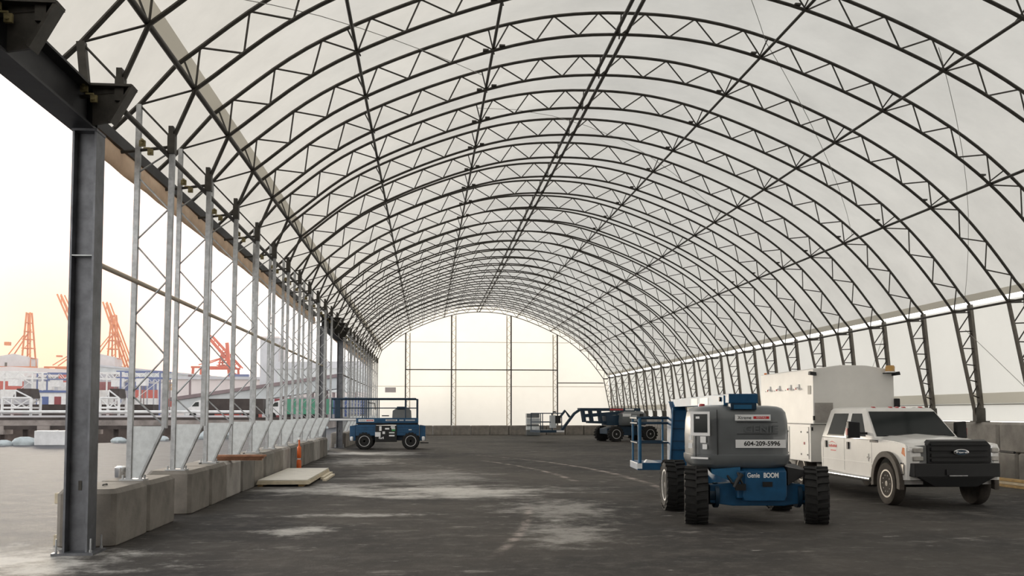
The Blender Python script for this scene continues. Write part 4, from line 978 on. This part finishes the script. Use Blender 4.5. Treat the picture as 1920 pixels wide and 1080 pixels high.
tag(MB().span((13.7, 23.0, 0), (14.4, 23.7, .62)).build('carton', 'plywood', bevel=.01), 'tan carton standing against the right block wall beside the truck nose', 'carton')
tag(MB().path([(14.0, 21.2, .80), (14.55, 22.6, .77)], .03, 6).build('steel_pipe', 'black_plastic'), 'thin black pipe leaning on the seam of the right block wall', 'pipe')
TS = thing('tarp_bundle', 'crumpled white tarp bundle in the far opening beside the column', 'tarp', (-5.1, 44.2, 0))
rg = []
for z, s in ((0, 1), (.35, .96), (.7, .8), (.88, .45)): rg.append([((.55 + .08 * math.sin(3 * a + z * 5)) * s * math.cos(a), (.8 + .1 * math.sin(5 * a + z * 7)) * s * math.sin(a), z) for a in [2 * math.pi * q / 20 for q in range(20)]])
MB().loft(rg).build('tarp', 'tarp_white', TS, 60)

# ================================================================== THE PORT OUTSIDE
def inq(x, y, Y):
    """point at distance Y along the hall axis seen at photo pixel (x, y)"""
    u, v = (x - 960) / F_PX, (HORIZON_Y - F_PX * math.tan(PITCH) - y) / F_PX
    Fv = Vector((math.sin(YAW) * math.cos(PITCH), math.cos(YAW) * math.cos(PITCH), math.sin(PITCH)))
    Rv = Vector((math.cos(YAW), -math.sin(YAW), 0)); d = Fv + Rv * u + Rv.cross(Fv) * v
    return Vector((0, 0, CAM_H)) + d * (Y / d.y)

YZ = 1.05      # level of the terminal ground
wt = MB().quad((-900, 45, -1.6), (40, 45, -1.6), (40, 91, -1.6), (-900, 91, -1.6)).build('harbour_water', 'water')
tag(wt, 'narrow strip of harbour water between the lot and the dock', 'water'); wt['kind'] = 'stuff'
struct(MB().span((-900, 98, -.3), (-11, 1500, YZ)).build('floor', 'dock_concrete'))['label'] = 'container terminal ground beyond the dock'
# rocks / bags along the shore
for j in range(34):
    t_ = j / 33 * 6.2; i = min(int(t_), 5); f = t_ - i
    a, b_ = shore[i + (1 if i == 0 else 0)] if i == 0 else shore[i], shore[i + 1]
    if i == 0: a, b_ = (-32, 47.6), shore[2]
    x, y = a[0] + (b_[0] - a[0]) * f + random.uniform(-.3, .3), a[1] + (b_[1] - a[1]) * f + random.uniform(-.4, .2)
    s_ = random.uniform(.35, .75) * (1.5 if y > 62 else 1); rg = []
    for z, q in ((-.05, .9), (.2, 1.0), (.45, .75), (.58, .3)): rg.append([(s_ * q * (1 + .2 * math.sin(2.3 * k + j)) * math.cos(2 * math.pi * k / 9), s_ * q * (.8 + .2 * math.sin(1.7 * k + 2 * j)) * math.sin(2 * math.pi * k / 9), z * s_ * 1.1) for k in range(9)])
    tag(MB().loft(rg).build('shore_rock', 'stone_pale', None, 50, loc=(x, y, 0)), f'pale grey-blue rock along the shore edge, {ordinal(j + 1)} from the left', 'rock', 'rocks along the shore')
me_w = block_mesh(1.65, .8, .78, .02, 'white_steel')
tag(inst('barrier_block', me_w, None, (-20.2, 52.9, 0)), 'white concrete barrier block on the lot beside the shore rocks', 'barrier')

# dock on piles
DK = thing('dock', 'old concrete dock on dark piles across the water', 'dock', (-40, 91, 0))
MB().span((-60, -.5, .55), (29, 6.95, 1.06)).build('deck', 'dock_concrete', DK)
MB().span((-60, -.7, .20), (29, .2, .56)).build('edge_beam', 'dock_dark', DK)
for j in range(26):
    x = -24 + 2.05 * j
    MB().path([(x, .3, -2.2), (x, .3, .3)], .24, 8).build('pile', 'dock_dark', DK)
    if j % 2 == 0: MB().span((x - .55, -.9, -.25), (x + .55, 1.2, .54)).build('pile_cap', 'dock_concrete', DK)
    MB().path([(x + .9, 3.5, -2.2), (x + .9, 3.5, .56)], .24, 8).build('pile', 'dock_dark', DK)
MB().span((-60, 6.5, -2.4), (29, 6.9, .56)).build('back_wall', 'dock_dark', DK)
MB().span((-60, .1, 1.06), (29, .5, 1.32)).build('kerb', 'dock_dark', DK)
for z, r, m, n_ in ((1.85, .15, 'white_steel', 'upper pipeline'), (1.30, .22, 'house_grey', 'lower pipeline')):
    tag(MB().path([(-95, 92.5, z), (-17, 92.5, z)], r, 8).build('pipeline', m, None, 50), f'{n_} running along the dock edge', 'pipeline', 'dock pipelines')
tag(MB().span((-100, 99, YZ), (-28, 101, 2.6)).build('dark_hopper_wall', 'dock_dark'), 'dark low conveyor wall standing on the dock behind the pipes', 'wall')
# white loader frames
def frame(xa, xb, Y, label):
    a, b_ = inq(xa, 798, Y), inq(xb, 798, Y); zt = inq(xa, 746, Y).z; w_ = b_.x - a.x
    t = thing('loader_frame', label, 'steel frame', (a.x, Y, 1.07), 0, 'white loader frames'); h = zt - 1.07
    for x in (0, w_):
        for y in (0, 2.2): MB().path([(x, y, 0), (x, y, h)], .13, 6).build('leg', 'white_steel', t)
    for y in (0, 2.2):
        for z in (h, h * .30, h * .55): MB().path([(0, y, z), (w_, y, z)], .11, 6).build('beam', 'white_steel', t)
        MB().path([(0, y, h * .98), (w_ * .5, y, h * .58)], .07, 5).build('brace', 'white_steel', t); MB().path([(w_, y, h * .98), (w_ * .5, y, h * .58)], .07, 5).build('brace', 'white_steel', t)
        MB().path([(w_ * .45, y, h * 1.35), (w_, y, h)], .08, 5).build('brace', 'white_steel', t); MB().path([(w_ * .45, y, h * 1.35), (w_ * .45, y, h)], .08, 5).build('brace', 'white_steel', t)
    MB().loft([[(w_ * .35, 0, h), (w_, 0, h), (w_, 2.2, h), (w_ * .35, 2.2, h)], [(w_ * .45, .3, h + .9), (w_ * .95, .3, h + .9), (w_ * .95, 2, h + .9), (w_ * .45, 2, h + .9)]]).build('hopper', 'dock_dark', t)
    MB().path([(w_ * .3, -.1, .3), (w_ * .7, -.1, .3)], .16, 6).build('marker', 'crane_red', t)
frame(3, 57, 93, 'white steel loader frame on the dock left of the near column')
frame(187, 222, 93, 'white steel loader frame on the dock right of the near column')

# containers: stacks across the water
CT = {}
for k_, c_ in CONT_COLS.items():
    b = MB().box((0, 0, 1.3), (6.06, 2.44, 2.59)); CT[k_] = b.mesh('shipping_container', 'container_' + k_)
rib = MB()
for j in range(14): rib.box((-2.8 + 5.6 * j / 13, -1.235, 1.3), (.14, .05, 2.3))
RIB = {k_: rib.mesh('corrugation', 'container_' + k_) for k_ in CONT_COLS}
seqs = ['red white red', 'tan white grey', 'white grey white blue', 'maroon grey white', 'red white blue', 'white blue white', 'tan maroon tan', 'grey white white', 'blue white grey',
        'red white red', 'white red white', 'grey white blue', 'blue red grey', 'blue blue white', 'blue grey blue', 'white grey blue', 'grey blue white']
for i, sq in enumerate(seqs):
    x, Yc = -147 + 6.7 * i, 300 + (i % 3) * 5
    for lev, c_ in enumerate((sq + ' ' + seqs[(i * 5 + 2) % 17]).split()[:4 + i % 2]):
        o = inst('shipping_container', CT[c_], None, (x + .3 * math.sin(i * 3 + lev * 5), Yc, YZ + 2.6 * lev))
        tag(o, f'{c_} shipping container, {ordinal(lev + 1)} level of the {ordinal(i + 1)} stack across the water', 'container', 'containers in the port')
        inst('corrugation', RIB[c_], o)
CABIN = thing('site_cabin', 'small pale cabin with two dark doors in front of the containers', 'cabin', (inq(96, 767, 120).x, 120, YZ))
MB().span((-1.7, 0, 0), (1.7, 2.4, 3.2)).build('walls', 'white_steel', CABIN)
for x, m in ((-.75, 'container_blue'), (.75, 'container_maroon')): MB().span((x - .4, -.05, .9), (x + .4, 0, 2.7)).build('door', m, CABIN)
MB().span((-2.0, -.2, 3.2), (2.0, 2.6, 3.45)).build('roof', 'container_blue', CABIN)

# yard gantries standing over the container rows
for xp, Yg, c_, wg, lb in ((22, 232, 'container_white', 9, 'pale yard gantry over the containers at the far left'), (100, 240, 'container_blue', 8, 'blue yard gantry over the containers left of the near column'),
                           (215, 236, 'container_white', 8, 'pale yard gantry over the containers right of the near column'), (262, 228, 'container_blue', 9, 'blue yard gantry behind the first galvanised posts'), (300, 264, 'container_grey', 7, 'grey yard gantry behind the second galvanised posts')):
    t = thing('yard_gantry', lb, 'gantry', (inq(xp, 774, Yg).x, Yg, YZ), 0, 'yard gantries'); hg = 10.5
    for x in (-wg / 2, wg / 2):
        for y in (0, 6): MB().path([(x, y, 0), (x, y, hg)], .22, 4).build('leg', c_, t)
        MB().path([(x, 0, .6), (x, 6, .6)], .3, 4).build('sill', c_, t)
    for y in (0, 6):
        for z in (hg, hg - 1.5): MB().path([(-wg / 2 - 1, y, z), (wg / 2 + 1, y, z)], .2, 4).build('girder', c_, t)
        for j in range(6): MB().path([(-wg / 2 + wg * j / 6, y, hg - 1.5 * (j % 2)), (-wg / 2 + wg * (j + 1) / 6, y, hg - 1.5 * ((j + 1) % 2))], .09, 4).build('lacing_bar', 'white_steel', t)
    MB().span((-1, 0, hg - 3.4), (1.2, 2.5, hg - 1.5)).build('cabin', 'white_steel', t)
    MB().path([(-wg / 2, -.1, 1), (wg / 2, -.1, hg - 2)], .08, 4).build('stair', 'white_steel', t)

# ship-to-shore cranes
def crane(name, label, x_px, Y, m, apex_px, house=True, boom_up=None, width=9.0, face=1):
    base = inq(x_px, 774, Y); t = thing('harbour_crane', label, 'crane', (base.x, Y, YZ), 0, 'harbour cranes')
    zh = inq(x_px, 690, Y).z - YZ; za = inq(x_px, apex_px, Y).z - YZ; w_ = width
    for x in (-w_, w_):
        for y in (-6, 6): MB().path([(x, y, 0), (x * .9, y, zh)], .55, 4).build('leg', m, t)
    for y in (-6, 6):
        for z in (zh * .45, zh): MB().path([(-w_, y, z), (w_, y, z)], .5, 4).build('beam', m, t)
        MB().path([(-w_, y, 0), (w_, y, zh * .45)], .3, 4).build('brace', m, t)
    # A-frame tower with platforms
    for y in (-3, 3):
        MB().path([(face * 1.5, y, zh), (face * 2.2, y * .3, za)], .38, 4).build('mast', m, t)
        MB().path([(face * 5.0, y, zh), (face * 3.6, y * .3, za)], .38, 4).build('mast', m, t)
        MB().path([(face * -w_ * .75, y, zh + 1), (face * 2.0, y * .4, zh + (za - zh) * .62)], .26, 4).build('backstay', m, t)
    for q in (.18, .36, .52, .66, .82, .98): MB().span((face * 3 - 2.6 * (1.15 - q), -2.2, zh + (za - zh) * q - .3), (face * 3 + 2.6 * (1.15 - q), 2.2, zh + (za - zh) * q)).build('platform', m, t)
    for q in (.1, .3, .5): MB().path([(face * 1.3, -2.5, zh + (za - zh) * q), (face * 5, -2.5, zh + (za - zh) * (q + .18))], .16, 4).build('brace', m, t)
    MB().span((-w_ * .6, -3, zh + (za - zh) * .40), (-w_ * .38, -1, zh + (za - zh) * .46)).build('sheave_block', m, t)
    if house:
        MB().prism([(-w_ * .95, zh - 1), (-w_ * .95, zh + 4.2), (-w_ * .1, zh + 5.6), (w_ * .55, zh + 4.2), (w_ * .55, zh - 1)], 'y', -5, 5).build('machine_house', 'house_grey', t)
        MB().span((-w_ * .45, -5.1, zh), (-w_ * .35, -5, zh + 2)).build('house_door', 'dock_dark', t)
    if boom_up:
        bx_, bz = boom_up
        for y in (-2, 2):
            MB().path([(w_ * .9, y, zh), (bx_, y, bz)], .42, 4).build('boom_chord', m, t); MB().path([(w_ * .9 + 2.4, y, zh), (bx_ + 1.6, y, bz)], .34, 4).build('boom_chord', m, t)
        for j in range(7):
            q, q2 = j / 7, (j + 1) / 7
            MB().path([(w_ * .9 + (bx_ - w_ * .9) * q, -2, zh + (bz - zh) * q), (w_ * .9 + 2.4 + (bx_ + 1.6 - w_ * .9 - 2.4) * q2, -2, zh + (bz - zh) * q2)], .2, 4).build('boom_lacing', m, t)
    return t
crane('crane', 'orange harbour crane with grey machine house at the far left edge', 36, 400, 'crane_orange', 586)
crane('crane', 'orange harbour crane half hidden behind the near column', 132, 420, 'crane_orange', 640, False, (-6, 52))
crane('crane', 'orange harbour crane with raised boom just right of the near column', 196, 400, 'crane_orange', 590, True, (-1.0, 46.5), 9.5)
crane('crane', 'red harbour crane with raised boom seen between the galvanised posts', 404, 350, 'crane_red', 660, False, (-3.5, 29), 7.5)
t = thing('harbour_crane', 'slender red crane mast right of the red harbour crane', 'crane', (inq(428, 770, 345).x, 345, YZ), 0, 'harbour cranes')
zt = inq(420, 648, 345).z
MB().path([(1.5, 0, 0), (-.8, 0, zt)], .8, 4).build('mast', 'crane_red', t)
for q in (.35, .6): MB().path([(.5, 0, zt * q), (7.5, 0, zt * (q - .12))], .3, 4).build('brace', 'crane_red', t)
MB().path([(0, 0, zt * .55), (8.8, 0, zt * .42), (9.4, 0, 0)], .45, 4).build('portal', 'crane_red', t)

# long sheds, conveyor galleries, silo
SH = thing('terminal_shed', 'long pale terminal shed roof on the horizon at the far left', 'shed', (-130, 335, YZ))
MB().span((-60, 0, 0), (34, 20, 13)).build('walls', 'silo_grey', SH)
MB().prism([(-62, 13), (-62, 13.6), (-12, 16.5), (36, 14.2), (36, 13)], 'y', -2, 22).build('roof', 'roof_pale', SH)
for j in range(10):
    MB().path([(-58 + 9 * j, -.6, 10), (-53.5 + 9 * j, -.6, 12.8), (-49 + 9 * j, -.6, 10)], .35, 4).build('truss', 'white_steel', SH)
def gallery(label, p0, p1, Y, h, mroof='gallery_roof', legs=4, wall='gallery_grey'):
    a, b_ = inq(*p0, Y), inq(*p1, Y); t = thing('conveyor_gallery', label, 'conveyor', (a.x, Y, YZ), 0, 'conveyor galleries')
    w_, dz0, dz1 = b_.x - a.x, a.z - YZ, b_.z - YZ
    MB().prism([(0, dz0 - h), (w_, dz1 - h), (w_, dz1), (0, dz0)], 'y', 0, 3).build('wall_panel', wall, t)
    MB().prism([(-.2, dz0), (w_ + .2, dz1), (w_ + .2, dz1 + h * .3), (-.2, dz0 + h * .3)], 'y', -.3, 3.3).build('roof', mroof, t)
    for j in range(legs):
        x = w_ * (j + .6) / legs; z = dz0 + (dz1 - dz0) * (j + .6) / legs - h
        if z > .4:
            for y in (.3, 2.7): MB().path([(x, y, 0), (x, y, z)], .16, 5).build('leg', 'gallery_roof', t)
gallery('grey covered conveyor rising to the right behind the galvanised posts', (322, 752), (640, 706), 112, 1.35)
gallery('long pale conveyor boom crossing below the cranes', (185, 687), (480, 716), 250, 1.6, 'silo_grey', 6)
gallery('grey overhead gallery behind the far posts right of the silo', (520, 692), (720, 690), 175, 4.4, 'silo_grey', 5)
SI = thing('silo_tower', 'tall grey silo tower behind the galvanised posts', 'silo', (inq(509, 760, 200).x, 200, YZ))
hz = inq(509, 634, 200).z - YZ
MB().span((-2.5, 0, 0), (1.3, 6, hz)).build('tower', 'silo_grey', SI); MB().span((1.3, .5, 0), (2.6, 5, hz - .8)).build('annex', 'house_grey', SI); MB().span((-2.7, -.2, hz), (1.5, 6.2, hz + .35)).build('roof_slab', 'roof_pale', SI)
WB = thing('warehouse', 'pale warehouse wall behind the covered conveyor', 'warehouse', (-34, 215, YZ))
MB().span((-22, 0, 0), (24, 20, 8.2)).build('walls', 'roof_pale', WB); MB().span((-22.5, -.5, 8.2), (24.5, 20.5, 8.8)).build('roof', 'silo_grey', WB)
for j in range(6): MB().span((-20 + 7 * j, -.1, 0), (-16 + 7 * j, 0, 4.5)).build('loading_door', 'gallery_grey', WB)
LP = thing('lamp_mast', 'dark slender post standing above the covered conveyor', 'post', (inq(356, 742, 117).x, 117, YZ))
MB().path([(0, 0, 0), (0, 0, inq(356, 713, 117).z - YZ)], .14, 6).build('mast', 'gallery_roof', LP); MB().box((0, 0, inq(356, 713, 117).z - .5), (.4, .4, .25)).build('head', 'gallery_roof', LP)

# lorries on the dock road
def lorry(x_px, Y, label, cabc, boxc, L_=7.0):
    p = inq(x_px, 780, Y); t = thing('lorry', label, 'lorry', (p.x, Y, YZ), 0, 'lorries on the dock road')
    MB().prism([(0, .45), (0, 1.1), (.5, 1.35), (.95, 1.9), (1.9, 2.15), (1.9, .45)], 'y', -.9, .9).build('cab', cabc, t)
    MB().prism([(.62, 1.38), (1.0, 1.82), (1.35, 1.86), (1.35, 1.38)], 'y', -.92, -.90).build('cab_window', 'glass_dark', t)
    MB().span((2.05, -.95, .55), (2.05 + L_, .95, 2.2)).build('trailer', boxc, t)
    for x in (.75, 2.6, L_ + .3, L_ + 1.2): MB().lathe([(.38, -.12), (.38, .12)], (x, -.82, .38), 'y', 14).build('wheel', 'rubber', t, 40)
lorry(352, 103, 'white lorry cab with dark trailer on the dock road', 'white_steel', 'dock_dark', 6)
lorry(500, 104, 'white lorry with dark trailer farther right on the dock road', 'white_steel', 'container_green', 5)
lorry(560, 108, 'lorry with blue container behind the far galvanised posts', 'white_steel', 'container_blue', 6)
for xp, Yc, c_, lb in ((445, 128, 'red', 'red container low behind the covered conveyor'), (600, 118, 'grey', 'grey container seen through the far opening'), (650, 128, 'white', 'white container behind the scissor lift'),
                       (690, 118, 'blue', 'blue container near the back corner posts'), (560, 128, 'maroon', 'maroon container behind the far left posts'), (622, 138, 'green', 'green container deep behind the far opening')):
    o = tag(inst('shipping_container', CT[c_], None, (inq(xp, 774, Yc).x, Yc, YZ)), lb, 'container', 'containers near the conveyor')
    inst('corrugation', RIB[c_], o)

# evening haze lying over the harbour
hz_m = bpy.data.materials.new('harbour_haze'); hz_m.use_nodes = True
hn, hl = hz_m.node_tree.nodes, hz_m.node_tree.links; hn.clear()
ho, hv = hn.new('ShaderNodeOutputMaterial'), hn.new('ShaderNodeVolumeScatter')
hv.inputs['Color'].default_value = (1.0, 0.95, 0.90, 1); hv.inputs['Density'].default_value = 0.0005; hv.inputs['Anisotropy'].default_value = 0.3
hl.new(hv.outputs[0], ho.inputs['Volume'])
hz_o = MB().span((-420, 86, -3), (-9, 620, 60)).build('harbour_haze', hz_m)
tag(hz_o, 'thin evening haze over the harbour', 'haze'); hz_o['kind'] = 'stuff'
